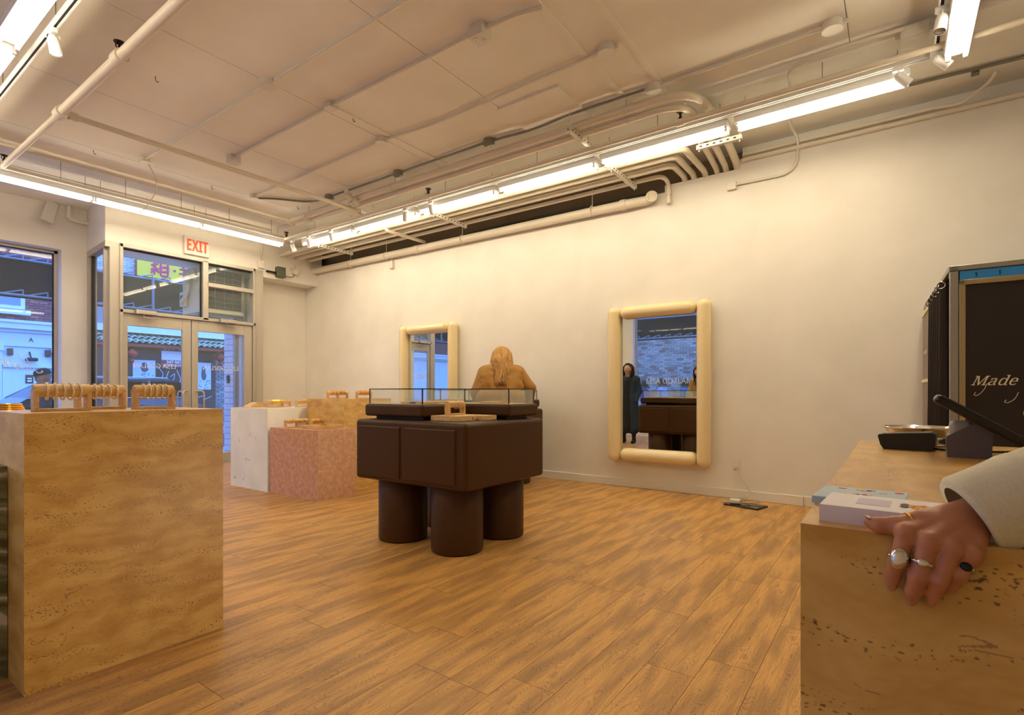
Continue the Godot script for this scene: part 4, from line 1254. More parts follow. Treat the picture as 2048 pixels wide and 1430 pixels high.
# ---------------------------------------------------------------- small things on the walls and floor
func wall_bits() -> void:
	var ou := thing("wall_outlet", "white double wall outlet with a plug beside the big mirror", "outlet", V(WX, 0.36, -1.33))
	obj("plate", R(V(-0.006, -0.06, -0.038), V(0, 0.06, 0.038), 0.003), M.white_plastic, ou)
	for y in [-0.022, 0.022]:
		obj("socket", R(V(-0.009, y - 0.016, -0.016), V(-0.005, y + 0.016, 0.016), 0.003), M.trim, ou)
	obj("plug", R(V(-0.035, -0.04, -0.013), V(-0.008, -0.006, 0.013), 0.005), M.white_plastic, ou)
	var cb := bend([V(WX - 0.03, 0.335, -1.33), V(WX - 0.05, 0.27, -1.31), V(WX - 0.07, 0.17, -1.24), V(WX - 0.1, 0.09, -1.17), V(WX - 0.13, 0.05, -1.19), V(WX - 0.2, 0.035, -1.28), V(WX - 0.28, 0.03, -1.4), V(WX - 0.36, 0.03, -1.43), V(WX - 0.42, 0.035, -1.36), V(WX - 0.4, 0.04, -1.2), V(WX - 0.36, 0.05, -1.08), V(WX - 0.28, 0.045, -1.03), V(WX - 0.22, 0.045, -1.1), V(WX - 0.26, 0.05, -1.22), V(WX - 0.33, 0.045, -1.27)], 0.06, 4)
	var co := thing("charging_cable", "cream cable looping from the outlet down to the floor tablet", "cable", V(0, 0, 0))
	obj("cord", MB.new().tube(cb, 0.0042, 6), M.cable, co)
	obj("power_brick", R(V(WX - 0.36, 0.028, -1.32), V(WX - 0.29, 0.055, -1.22), 0.008, 2), M.white_plastic, co)
	var tb := thing("tablet", "black tablet lying on the floor under coiled cable", "tablet", V(5.455, 0, -1.37), deg_to_rad(-15))
	obj("case", R(V(0, 0.0, 0), V(0.22, 0.016, 0.34), 0.008, 2), M.black_plastic, tb)
	obj("screen", B(V(0.01, 0.0158, 0.012), V(0.21, 0.0168, 0.328)), M.screen_black, tb)
	# boxes on the wall
	var wb := thing("wall_box", "white blank box high on the wall at the end of a curved conduit", "junction box", V(WX, 3.235, -1.375))
	obj("box", R(V(-0.045, -0.04, -0.045), V(0, 0.04, 0.045), 0.005), M.wall_plain, wb)
	pipe("wall_conduit", "cream conduit sweeping up from the white wall box to the ceiling", [V(WX - 0.02, 3.243, -1.34), V(WX - 0.02, 3.238, -0.78), V(WX - 0.02, 3.55, -0.76), V(5.7, 3.62, -0.8), V(5.2, 3.65, -0.8)], 0.013, M.pipe_white, 0.17)
	var wb2 := thing("wall_box", "small white box on the wall under the thick drain pipe", "junction box", V(WX, 3.13, -6.53))
	obj("box", R(V(-0.05, -0.055, -0.04), V(0, 0.055, 0.04), 0.005), M.wall_plain, wb2)
	obj("stub", MB.new().tube([V(-0.02, 0.05, 0), V(-0.02, 0.14, 0)], 0.014, 8), M.pipe_white, wb2)
	var gb := thing("grey_green_box", "grey green electrical box on the boxed beam beside the doors", "electrical box", V(5.11, 3.14, DZ))
	obj("box", R(V(-0.075, -0.085, 0), V(0.075, 0.085, 0.07), 0.006), M.green_box, gb)
	obj("lid", R(V(-0.079, -0.089, 0.07), V(0.079, 0.089, 0.08), 0.004), M.green_box, gb)
	pipe("black_conduit", "black flexible conduit entering the grey green box", [V(4.86, 3.12, DZ + 0.04), V(5.03, 3.12, DZ + 0.04)], 0.018, M.black)
	pipe("black_wire", "thin black wire between the grey green box and the sensor", bend([V(5.18, 3.10, DZ + 0.04), V(5.28, 3.085, DZ + 0.05), V(5.36, 3.11, DZ + 0.05), V(5.38, 3.17, DZ + 0.05)], 0.06), 0.005, M.black)
	var em := thing("alarm_bracket", "cream alarm bracket with folded plates on the boxed beam", "bracket", V(5.42, 3.22, DZ))
	for q in 5:
		var mb := MB.new()
		mb.t = Transform3D(Basis(Vector3.BACK, deg_to_rad(q * 68.0)) * Basis(Vector3.UP, 0.4), V(0.02 * (q % 3) - 0.02, 0.0, 0.03))
		obj("plate", mb.box(V(-0.012, 0, -0.02), V(0.012, 0.11, -0.012)), M.pipe, em)
	obj("canister", MB.new().tube([V(-0.05, -0.03, 0.0), V(-0.05, -0.03, 0.09)], 0.045, 14), M.pipe, em)
	var mo := thing("motion_sensor", "white wall sensor with a cable at the corner of the entrance wall", "sensor", V(4.78, 3.22, DZ))
	obj("box", R(V(-0.05, -0.07, 0), V(0.05, 0.07, 0.05), 0.008), M.wall_plain, mo)
	obj("lens", MB.new().ball(V(0.01, 0, 0.05), V(0.014, 0.014, 0.006), 10, 6), M.fixture, mo)
	obj("cable", MB.new().tube(bend([V(0, 0.07, 0.02), V(0.01, 0.2, 0.015), V(0.04, 0.4, 0.012)], 0.1), 0.012, 6), M.wall_plain, mo)


# ---------------------------------------------------------------- the street outside
func street() -> void:
	var gy := -0.15
	room("sidewalk", B(V(-6, gy - 0.2, -12.6), V(16, gy, FZ - 0.25)), M.concrete)
	room("sidewalk_side", B(V(-5.2, gy - 0.2, -12.6), V(LX - 0.25, gy - 0.001, 8)), M.concrete)
	room("roadway", B(V(-40, gy - 0.4, -40), V(40, gy - 0.16, 30)), M.asphalt)
	room("far_sidewalk", B(V(-14, gy - 0.2, -21.5), V(20, gy - 0.02, -18.6)), M.concrete)
	# black valance of the shop awning, hung between two light trusses, along both streets
	for a in [[V(-3.0, 0, -11.2), V(14.0, 0, -11.2), "front", 1.0], [V(-3.0, 0, -11.0), V(-3.0, 0, 6.0), "side", -1.0]]:
		var d: Vector3 = (a[1] - a[0]).normalized()
		var l: float = (a[1] - a[0]).length()
		var o := thing("awning", "black awning valance on thin trusses over the %s street" % ("main" if a[2] == "front" else "side"), "awning", a[0])
		var mb := MB.new()
		mb.t.basis = Basis(d, Vector3.UP, d.cross(Vector3.UP))
		obj("valance", mb.box(V(0, 2.58, 0.02), V(l, 3.22, 0.035)), M.awning, o)
		for y in [2.62, 3.18]:
			var tr := MB.new()
			tr.t.basis = mb.t.basis
			var tz: float = 0.07 * a[3]
			tr.tube([V(0, y, tz), V(l, y, tz)], 0.019, 6)
			var n := int(l / 0.3)
			for k in n:
				var x := k * 0.3
				tr.tube([V(x, y, tz), V(x + 0.26, y + 0.085, tz)], 0.010, 4).tube([V(x + 0.26, y + 0.085, tz), V(x + 0.26, y, tz)], 0.010, 4)
			obj("truss", tr, M.truss, o)
		for k in int(l / 4.5) + 1:
			var p := MB.new()
			p.t.basis = mb.t.basis
			obj("post", p.tube([V(1.05 + 4.5 * k * 0.98 + 1.7, 2.62, 0.1 * a[3]), V(1.05 + 4.5 * k * 0.98 + 1.7, 3.2, 0.1 * a[3])], 0.022, 8), M.truss, o)
	condenser()
	white_house()
	cafe()
	brick_house()
	car()


func condenser() -> void:
	var o := thing("air_conditioner", "outdoor air conditioner hung in the porch above the doors", "air conditioner", V(4.0, 2.37, -9.53))
	obj("cabinet", R(V(0, 0, 0), V(0.68, 0.73, 0.66), 0.012), M.ac_cream, o)
	obj("coil", B(V(0.05, 0.07, 0.66), V(0.63, 0.70, 0.668)), M.ac_coil, o)
	var g := MB.new()
	for k in 8:
		g.tube([V(0.04, 0.10 + k * 0.08, 0.676), V(0.64, 0.10 + k * 0.08, 0.676)], 0.0035, 5)
	for k in 5:
		g.tube([V(0.06 + k * 0.14, 0.06, 0.678), V(0.06 + k * 0.14, 0.71, 0.678)], 0.0035, 5)
	obj("wire_guard", g, M.truss, o)
	obj("service_cover", R(V(-0.06, 0.12, 0.02), V(0, 0.36, 0.2), 0.02), M.ac_cream, o)
	obj("opening", B(V(-0.062, 0.16, 0.06), V(-0.058, 0.30, 0.16)), M.track_slot, o)
	for k in 2:
		obj("hose", MB.new().tube(bend([V(-0.07, 0.2 - 0.03 * k, 0.12), V(-0.06, 0.3, 0.28 + 0.03 * k), V(-0.05, 0.6, 0.3 + 0.05 * k), V(-0.03, 0.72, 0.42), V(-0.03, 0.5, 0.55)], 0.12), 0.026, 8), M.ac_cream, o)
	obj("bracket", MB.new().box(V(0, -0.04, 0.08), V(0.7, 0, 0.12)).box(V(0, -0.04, 0.55), V(0.7, 0, 0.59)), M.galvanised, o)


func bricks(o: Node, lo: Vector3, wide: float, high: float, along: Vector3, out_: Vector3, cols: Array, size := Vector2(0.215, 0.075)) -> void:    # too many and too far to tell apart one by one
	var mm := MultiMesh.new()
	mm.transform_format = MultiMesh.TRANSFORM_3D
	mm.use_colors = true
	mm.mesh = B(V(0, 0, 0), V(size.x - 0.012, size.y - 0.012, 0.02)).mesh()
	var rows := int(high / size.y)
	var per := int(wide / size.x)
	mm.instance_count = rows * per
	var bs := Basis(along, Vector3.UP, along.cross(Vector3.UP))
	if bs.z.dot(out_) < 0:
		bs = Basis(-along, Vector3.UP, (-along).cross(Vector3.UP))
		lo += along * wide
	for r in rows:
		for k in per:
			var p: Vector3 = lo + bs.x * (k * size.x + (size.x / 2 if r % 2 else 0.0)) + Vector3.UP * r * size.y
			mm.set_instance_transform(r * per + k, Transform3D(bs, p))
			var c: Color = cols[rng.randi() % cols.size()]
			mm.set_instance_color(r * per + k, c * (0.85 + 0.3 * rng.randf()))
	var mi := MultiMeshInstance3D.new()
	mi.name = "brickwork"
	mi.multimesh = mm
	mi.material_override = M.figure
	o.add_child(mi, true)
	tag(mi, "", "", "", "stuff")


func white_house() -> void:
	var o := thing("white_house", "brick house with a white painted ground floor across the main street", "building", V(0, 0, -21))
	obj("wall", B(V(-14, -0.3, -1.0), V(5.75, 9, -0.05)), M.mortar_red, o)
	bricks(o, V(1.5, 3.25, -0.05), 4.2, 5.5, Vector3.RIGHT, Vector3.BACK, [Color(0.30, 0.085, 0.07), Color(0.36, 0.12, 0.09), Color(0.24, 0.07, 0.07)])
	obj("shopfront", B(V(-14, -0.3, -0.06), V(5.75, 2.9, 0.0)), M.white_paint, o)
	obj("cornice", MB.new().box(V(-14, 2.95, 0), V(5.75, 3.12, 0.28)).box(V(-14, 2.86, 0), V(5.75, 2.95, 0.14)).box(V(-14, 3.12, -0.05), V(5.75, 3.2, 0.33)), M.white_paint, o)
	obj("fascia", B(V(3.9, 2.45, 0), V(5.75, 2.86, 0.06)), M.white_paint, o)
	for x in [3.75, 5.12]:
		var p := obj("pilaster", MB.new().box(V(x, -0.3, 0), V(x + 0.22, 2.35, 0.1)).box(V(x - 0.04, 2.3, 0), V(x + 0.26, 2.45, 0.14)), M.white_paint, o)
		for k in 3:
			obj("flute", B(V(x + 0.045 + k * 0.055, 0.3, 0.1), V(x + 0.07 + k * 0.055, 2.2, 0.108)), M.trim, p)
	obj("door_panel", B(V(4.0, 0.2, 0.0), V(5.1, 1.75, 0.03)), M.white_paint, o)
	obj("ledge", B(V(4.0, 1.83, 0.0), V(5.1, 1.92, 0.1)), M.white_paint, o)
	obj("wall_lamp", MB.new().tube([V(4.6, 2.3, 0), V(4.6, 2.12, 0.15)], 0.02, 6).rbox(V(4.48, 2.02, 0.06), V(4.74, 2.12, 0.3), 0.03), M.track_slot, o)
	for x in [4.1, 4.95]:
		obj("speaker_box", R(V(x, 2.18, 0), V(x + 0.12, 2.38, 0.1), 0.01), M.wood_brown, o)
	obj("notice", B(V(4.5, 1.36, 0.03), V(4.68, 1.62, 0.045)), M.wood_brown, o)
	obj("notice_sheet", MB.new().box(V(4.54, 1.41, 0.046), V(4.64, 1.46, 0.05)).box(V(4.54, 1.49, 0.046), V(4.64, 1.53, 0.05)), M.paper, o)
	var w := obj("window", B(V(3.6, 3.55, -0.1), V(4.5, 5.0, 0.0)), M.white_paint, o)
	obj("pane", B(V(3.7, 3.65, -0.02), V(4.4, 4.9, 0.006)), M.house_pane, w)
	obj("window_sill", B(V(3.5, 3.38, 0), V(4.6, 3.52, 0.14)), M.white_paint, o)
	var a := obj("lettering", lettering("A", 0.12, 0.01), M.black, o)
	a.position = V(4.62, 2.66, 0.07)


func cafe() -> void:
	var o := thing("cafe_building", "cafe with green roof tiles and a dark shopfront across the main street", "building", V(0, 0, -21))
	obj("wall", B(V(5.75, -0.3, -1.0), V(16, 9, -0.02)), M.house_grey, o)
	obj("shopfront", B(V(5.9, -0.3, -0.02), V(9.95, 2.62, 0.04)), M.shop_dark, o)
	obj("beam", B(V(5.9, 2.62, 0.0), V(11, 2.7, 0.5)), M.beam_red, o)
	obj("fascia", B(V(5.8, 3.1, 0.0), V(12, 3.32, 0.3)), M.white_paint, o)
	obj("upper_panel", B(V(8.1, 3.34, 0.0), V(8.9, 3.6, 0.04)), M.shop_blue, o)
	# rolled tiles in two rows
	var tile := MB.new()
	var pts := []
	for k in 7:
		var s := PI * k / 6.0
		pts.append(Vector2(-0.09 * cos(s), 0.075 * sin(s)))
	for k in 6:
		var p: Vector2 = pts[k]
		var q: Vector2 = pts[k + 1]
		var nn := V((p.x + q.x), (p.y + q.y) * 1.2, 0).normalized()
		tile.face([V(p.x, p.y, 0), V(q.x, q.y, 0), V(q.x, q.y - 0.10, 0.28), V(p.x, p.y - 0.10, 0.28)], nn)
		tile.face([V(p.x * 0.8, p.y * 0.75 - 0.10, 0.28), V(q.x * 0.8, q.y * 0.75 - 0.10, 0.28), V(q.x, q.y - 0.10, 0.28), V(p.x, p.y - 0.10, 0.28)], Vector3.BACK)
	var tm := tile.mesh()
	var roof := obj("tile_roof", B(V(5.95, 2.7, 0.0), V(11.0, 2.74, 0.42)), M.tile_green_dark, o)
	for r in 2:
		for k in 25:
			var t := obj("tile", tm, M.tile_green if (k + r) % 3 else M.tile_green_pale, roof)
			t.position = V(6.05 + k * 0.195 + (0.04 if r else 0.0), 3.02 - r * 0.17, 0.05 + r * 0.24)
	for k in 26:
		obj("pan_tile", B(V(5.86 + k * 0.195, 2.82, 0.02), V(6.04 + k * 0.195, 2.84, 0.5)), M.tile_green_dark, roof)
	var sg := obj("sign_board", B(V(8.1, 1.98, 0.05), V(9.25, 2.75, 0.09)), M.white_paint, o)
	obj("sign_band", B(V(8.1, 2.56, 0.09), V(9.25, 2.75, 0.095)), M.shop_blue, sg)
	obj("sign_band", B(V(8.1, 1.98, 0.09), V(9.25, 2.24, 0.095)), M.beam_red, sg)
	for w in [["CAFE · BAR For", 0.115, 8.68, 2.655, M.letter_white], ["347-567-3", 0.10, 8.56, 2.17, M.letter_white], ["FOR RENT", 0.05, 8.5, 2.05, M.letter_white]].slice(0, 2):
		var l := obj("lettering", lettering(w[0], w[1], 0.006, true), w[4], sg)
		l.position = V(w[2], w[3], 0.098)
	obj("small_print", MB.new().box(V(8.14, 2.03, 0.095), V(8.75, 2.045, 0.098)).box(V(8.14, 2.07, 0.095), V(9.0, 2.085, 0.098)).box(V(8.15, 2.52, 0.09), V(9.2, 2.528, 0.093)), M.letter_white, sg)
	obj("sign_picture", B(V(8.8, 2.27, 0.09), V(8.98, 2.48, 0.094)), M.beam_red, sg)
	# posters: pale sheets with a loose dark shape
	for p in [[7.24, 7.92, 1.60, 2.2], [9.25, 9.78, 1.2, 2.2]]:
		var po := obj("poster", B(V(p[0], p[2], 0.05), V(p[1], p[3], 0.06)), M.poster_blue, o)
		var ink := MB.new()
		var cx: float = (p[0] + p[1]) / 2
		var w: float = p[1] - p[0]
		var h: float = p[3] - p[2]
		for q in [[0.0, 0.72, 0.13, 0.16], [0.02, 0.5, 0.17, 0.16], [-0.1, 0.58, 0.06, 0.1], [0.12, 0.52, 0.07, 0.08]]:
			ink.tint = Color(0.05, 0.06, 0.09)
			ink.ball(V(cx + q[0] * w, p[2] + q[1] * h, 0.061), V(q[2] * w, q[3] * h, 0.004), 10, 6)
		for q in 12:
			ink.tint = Color(0.16, 0.2, 0.28)
			ink.ball(V(p[0] + w * (0.08 + 0.84 * rng.randf()), p[2] + h * (0.05 + 0.3 * rng.randf()), 0.061), V(0.05 * w, 0.03 * h, 0.003), 7, 4)
		obj("printed_shape", ink, M.figure, po)
	for x in [7.08, 9.93]:
		var ln := thing("red_lantern", "round red paper lantern hanging %s the cafe shopfront" % ("at the brick edge of" if x > 9 else "beside the poster on"), "lantern", V(x, 2.38, -20.55))
		obj("shade", MB.new().lathe([Vector2(0.05, -0.12), Vector2(0.13, -0.09), Vector2(0.18, 0), Vector2(0.13, 0.09), Vector2(0.05, 0.12)], 16), M.beam_red, ln)
		obj("collar", MB.new().lathe([Vector2(0, 0.15), Vector2(0.07, 0.14), Vector2(0.07, 0.11), Vector2(0, 0.11)], 12), M.gold, ln)
		obj("tassel", MB.new().lathe([Vector2(0.03, -0.12), Vector2(0.07, -0.2), Vector2(0.06, -0.3), Vector2(0, -0.32)], 10), M.beam_red, ln)
	var gr := MB.new()
	for s in [[[8.0, 2.0], [8.18, 1.75], [8.1, 1.55], [8.4, 1.2]], [[8.35, 1.85], [8.25, 1.6], [8.5, 1.5], [8.55, 1.8], [8.4, 1.65]], [[8.6, 1.9], [8.75, 1.55], [8.65, 1.35], [8.9, 1.6], [8.95, 1.3]], [[9.3, 0.9], [9.6, 1.0], [9.5, 0.8], [9.8, 0.95]]]:
		gr.tube(bend(s.map(func(p): return V(p[0], p[1], 0.045)), 0.1), 0.012, 5)
	obj("graffiti", gr, M.poster_blue, o)
	bricks(o, V(9.98, -0.2, 0.0), 1.9, 2.8, Vector3.RIGHT, Vector3.BACK, [Color(0.2, 0.21, 0.2), Color(0.28, 0.29, 0.27), Color(0.15, 0.15, 0.15)])
	bricks(o, V(5.8, 4.6, 0.0), 1.6, 2.0, Vector3.RIGHT, Vector3.BACK, [Color(0.62, 0.64, 0.66), Color(0.7, 0.71, 0.72)])
	# the yellow sign with brushed characters
	var ys := thing("yellow_sign", "yellow sign with magenta characters high on the cafe building", "sign", V(7.3, 5.05, -20.85))
	obj("board", B(V(0, 0, 0), V(2.6, 0.75, 0.08)), M.sign_yellow, ys)
	obj("edge", MB.new().box(V(-0.03, 0, 0), V(0, 0.75, 0.1)).box(V(-0.03, 0.75, 0), V(2.6, 0.78, 0.1)), M.beam_red, ys)
	var ink := MB.new()
	var glyphs := [
		[0.42, [[0.0, 0.42, 0.22, 0.5], [0.12, 0.62, 0.1, 0.1], [0.0, 0.28, 0.24, 0.34], [0.12, 0.4, 0.0, 0.14], [0.12, 0.4, 0.24, 0.18], [0.3, 0.55, 0.3, 0.1], [0.3, 0.55, 0.52, 0.58], [0.52, 0.58, 0.52, 0.1], [0.32, 0.4, 0.5, 0.42], [0.32, 0.24, 0.5, 0.26], [0.3, 0.1, 0.52, 0.1]]],
		[1.12, [[0.0, 0.34, 0.08, 0.36]]],
		[1.3, [[0.1, 0.6, 0.18, 0.46], [0.4, 0.62, 0.3, 0.46], [0.02, 0.44, 0.5, 0.47], [0.0, 0.28, 0.54, 0.31], [0.27, 0.46, 0.25, 0.26], [0.25, 0.28, 0.04, 0.04], [0.27, 0.28, 0.52, 0.05]]]]
	for gph in glyphs:
		for s in gph[1]:
			var a := V(gph[0] + s[0], s[1], 0.085)
			var b := V(gph[0] + s[2], s[3], 0.085)
			ink.tube([a, a.lerp(b, 0.5), b], [0.03, 0.05, 0.025], 6)
	obj("characters", ink, M.sign_magenta, ys)


func brick_house() -> void:
	var o := thing("brick_house", "pale brick building across the side street seen in the big mirror", "building", V(-14, 0, 0))
	obj("wall", B(V(-1, -0.3, -18), V(-0.03, 14, 12)), M.mortar, o)
	bricks(o, V(-0.02, -0.2, -11.5), 13.0, 9.0, Vector3.BACK, Vector3.RIGHT, [Color(0.36, 0.25, 0.18), Color(0.44, 0.32, 0.24), Color(0.32, 0.14, 0.09), Color(0.5, 0.37, 0.28)], Vector2(0.3, 0.105))
	# arched doorway with dark voussoirs
	var arch := []
	for k in 13:
		var s := PI * k / 12.0
		var vb := MB.new()
		vb.t = Transform3D(Basis(Vector3.RIGHT, s - PI / 2), V(0.0, 2.3, -5.6) + V(0, sin(s) * 1.5, -cos(s) * 1.5))
		obj("arch_stone", vb.box(V(0, -0.12, -0.16), V(0.06, 0.2, 0.16)), M.house_grey, o)
	obj("door", B(V(-0.01, -0.2, -7.0), V(0.02, 2.4, -4.2)), M.shop_blue, o)


func car() -> void:
	var o := thing("parked_car", "dark blue sport utility car parked at the kerb outside the doors", "car", V(1.55, -0.31, -15.4))
	# side outline, nose at x = 0; the cabin narrows towards the roof
	var low := PackedVector2Array([Vector2(0.0, 0.35), Vector2(0.05, 0.85), Vector2(0.25, 0.98), Vector2(1.25, 1.12), Vector2(4.5, 1.14), Vector2(4.7, 1.05), Vector2(4.75, 0.5), Vector2(4.65, 0.3), Vector2(0.1, 0.25)])
	obj("body", MB.new().prism(low, 0, 1.85), M.car_paint, o)
	var rows := [[1.10, 0.05, 1.15, 4.52], [1.30, 0.09, 1.42, 4.45], [1.50, 0.15, 1.72, 4.32], [1.64, 0.22, 2.0, 4.18], [1.72, 0.33, 2.3, 4.0]]
	var cab := MB.new()
	var gl := MB.new()
	for k in rows.size() - 1:
		var a: Array = rows[k]
		var b: Array = rows[k + 1]
		var mb := gl if k in [1, 2] else cab
		mb.face([V(a[2], a[0], a[1]), V(a[3], a[0], a[1]), V(b[3], b[0], b[1]), V(b[2], b[0], b[1])], V(0, 0.3, -1).normalized())
		mb.face([V(a[2], a[0], 1.85 - a[1]), V(a[3], a[0], 1.85 - a[1]), V(b[3], b[0], 1.85 - b[1]), V(b[2], b[0], 1.85 - b[1])], V(0, 0.3, 1).normalized())
		mb.face([V(a[2], a[0], a[1]), V(a[2], a[0], 1.85 - a[1]), V(b[2], b[0], 1.85 - b[1]), V(b[2], b[0], b[1])], V(-0.6, 0.7, 0).normalized())
		mb.face([V(a[3], a[0], a[1]), V(a[3], a[0], 1.85 - a[1]), V(b[3], b[0], 1.85 - b[1]), V(b[3], b[0], b[1])], V(0.8, 0.4, 0).normalized())
	var tp: Array = rows[-1]
	cab.face([V(tp[2], tp[0], tp[1]), V(tp[3], tp[0], tp[1]), V(tp[3], tp[0], 1.85 - tp[1]), V(tp[2], tp[0], 1.85 - tp[1])], Vector3.UP)
	obj("cabin", cab, M.car_paint, o)
	obj("windows", gl, M.car_glass, o)
	for s in [0.0, 1.0]:
		var z := lerpf(0.1, 1.75, s)
		for x in [[1.42, 2.02], [2.75, 2.72], [3.62, 3.5]]:
			obj("pillar", MB.new().tube([V(x[0], 1.28, z + (-0.015 if s == 0.0 else 0.015)), V(x[1], 1.66, z + (0.12 if s == 0.0 else -0.12))], 0.035, 6), M.car_paint, o)
		obj("roof_rail", MB.new().tube([V(2.4, 1.745, lerpf(0.36, 1.49, s)), V(3.95, 1.74, lerpf(0.36, 1.49, s))], 0.018, 6), M.steel, o)
		obj("window_trim", MB.new().tube([V(1.4, 1.29, lerpf(0.06, 1.79, s)), V(4.4, 1.29, lerpf(0.06, 1.79, s))], 0.012, 5), M.steel, o)
		obj("door_mirror", R(V(1.75, 1.12, lerpf(-0.16, 1.85, s)), V(1.92, 1.28, lerpf(0.0, 2.01, s)), 0.04, 2), M.car_paint, o)
		for x in [0.85, 3.75]:
			var w := obj("wheel", MB.new().tube([V(x, 0.36, lerpf(-0.01, 1.63, s)), V(x, 0.36, lerpf(0.22, 1.86, s))], 0.36, 22), M.black, o)
			obj("rim", MB.new().tube([V(x, 0.36, lerpf(-0.015, 1.62, s)), V(x, 0.36, lerpf(0.23, 1.865, s))], 0.23, 18), M.steel, w)
	for z in [0.2, 1.4]:
		obj("tail_lamp", R(V(4.66, 0.9, z), V(4.77, 1.08, z + 0.25), 0.02), M.beam_red, o)
		obj("head_lamp", R(V(0.02, 0.72, z), V(0.2, 0.9, z + 0.25), 0.03), M.letter_white, o)


func street_materials() -> void:
	for q in [["concrete", Color(0.62, 0.62, 0.61), 0.9], ["asphalt", Color(0.27, 0.27, 0.28), 0.9], ["mortar", Color(0.62, 0.62, 0.62), 0.9], ["mortar_red", Color(0.45, 0.28, 0.25), 0.9], ["white_brick", Color(0.90, 0.91, 0.93), 0.55], ["paper", Color(0.93, 0.91, 0.9), 0.7], ["book_white", Color(0.93, 0.90, 0.92), 0.4], ["book_lilac", Color(0.76, 0.72, 0.82), 0.4], ["book_blue", Color(0.66, 0.76, 0.83), 0.4], ["screen_grey", Color(0.42, 0.42, 0.42), 0.15], ["screen_black", Color(0.02, 0.02, 0.025), 0.05], ["till_grey", Color(0.36, 0.34, 0.345), 0.4], ["till_pale", Color(0.62, 0.60, 0.55), 0.4], ["dark_red", Color(0.35, 0.05, 0.08), 0.4], ["phone_pink", Color(0.80, 0.52, 0.50), 0.4], ["booth_dark", Color(0.10, 0.065, 0.05), 0.35], ["blue_film", Color(0.18, 0.52, 0.80), 0.3], ["letter_cream", Color(0.88, 0.83, 0.7), 0.5], ["curtain", Color(0.12, 0.075, 0.055), 0.9], ["booth_grey", Color(0.52, 0.46, 0.42), 0.5], ["wall_plain", Color(0.91, 0.88, 0.83), 0.6], ["case_lining", Color(0.82, 0.74, 0.62), 0.8], ["awning", Color(0.022, 0.018, 0.018), 0.95], ["truss", Color(0.55, 0.58, 0.62), 0.5], ["ac_cream", Color(0.80, 0.79, 0.70), 0.5], ["ac_coil", Color(0.20, 0.16, 0.12), 0.7], ["white_paint", Color(0.88, 0.89, 0.90), 0.6], ["wood_brown", Color(0.38, 0.26, 0.18), 0.7], ["house_pane", Color(0.45, 0.55, 0.62), 0.08], ["house_grey", Color(0.52, 0.54, 0.54), 0.85], ["shop_dark", Color(0.07, 0.06, 0.06), 0.5], ["shop_blue", Color(0.10, 0.15, 0.30), 0.5], ["beam_red", Color(0.62, 0.12, 0.10), 0.5], ["tile_green", Color(0.70, 0.78, 0.64), 0.4], ["tile_green_pale", Color(0.82, 0.84, 0.74), 0.4], ["tile_green_dark", Color(0.16, 0.26, 0.20), 0.5], ["poster_blue", Color(0.70, 0.78, 0.88), 0.5], ["sign_yellow", Color(1.0, 0.83, 0.15), 0.5], ["sign_magenta", Color(0.85, 0.12, 0.40), 0.5], ["car_paint", Color(0.05, 0.065, 0.12), 0.2], ["car_glass", Color(0.035, 0.04, 0.05), 0.03]]:
		mat(q[0], q[1], q[2])
	mat("booth_metal", Color(0.66, 0.65, 0.63), 0.35, 0.8)
	mat("booth_brass", Color(0.72, 0.66, 0.52), 0.3, 0.85)
	M.car_paint.clearcoat_enabled = true
	M.car_paint.clearcoat = 1.0
	M.car_paint.clearcoat_roughness = 0.03
	M.booth_dark.clearcoat_enabled = true
	M.booth_dark.clearcoat = 0.2


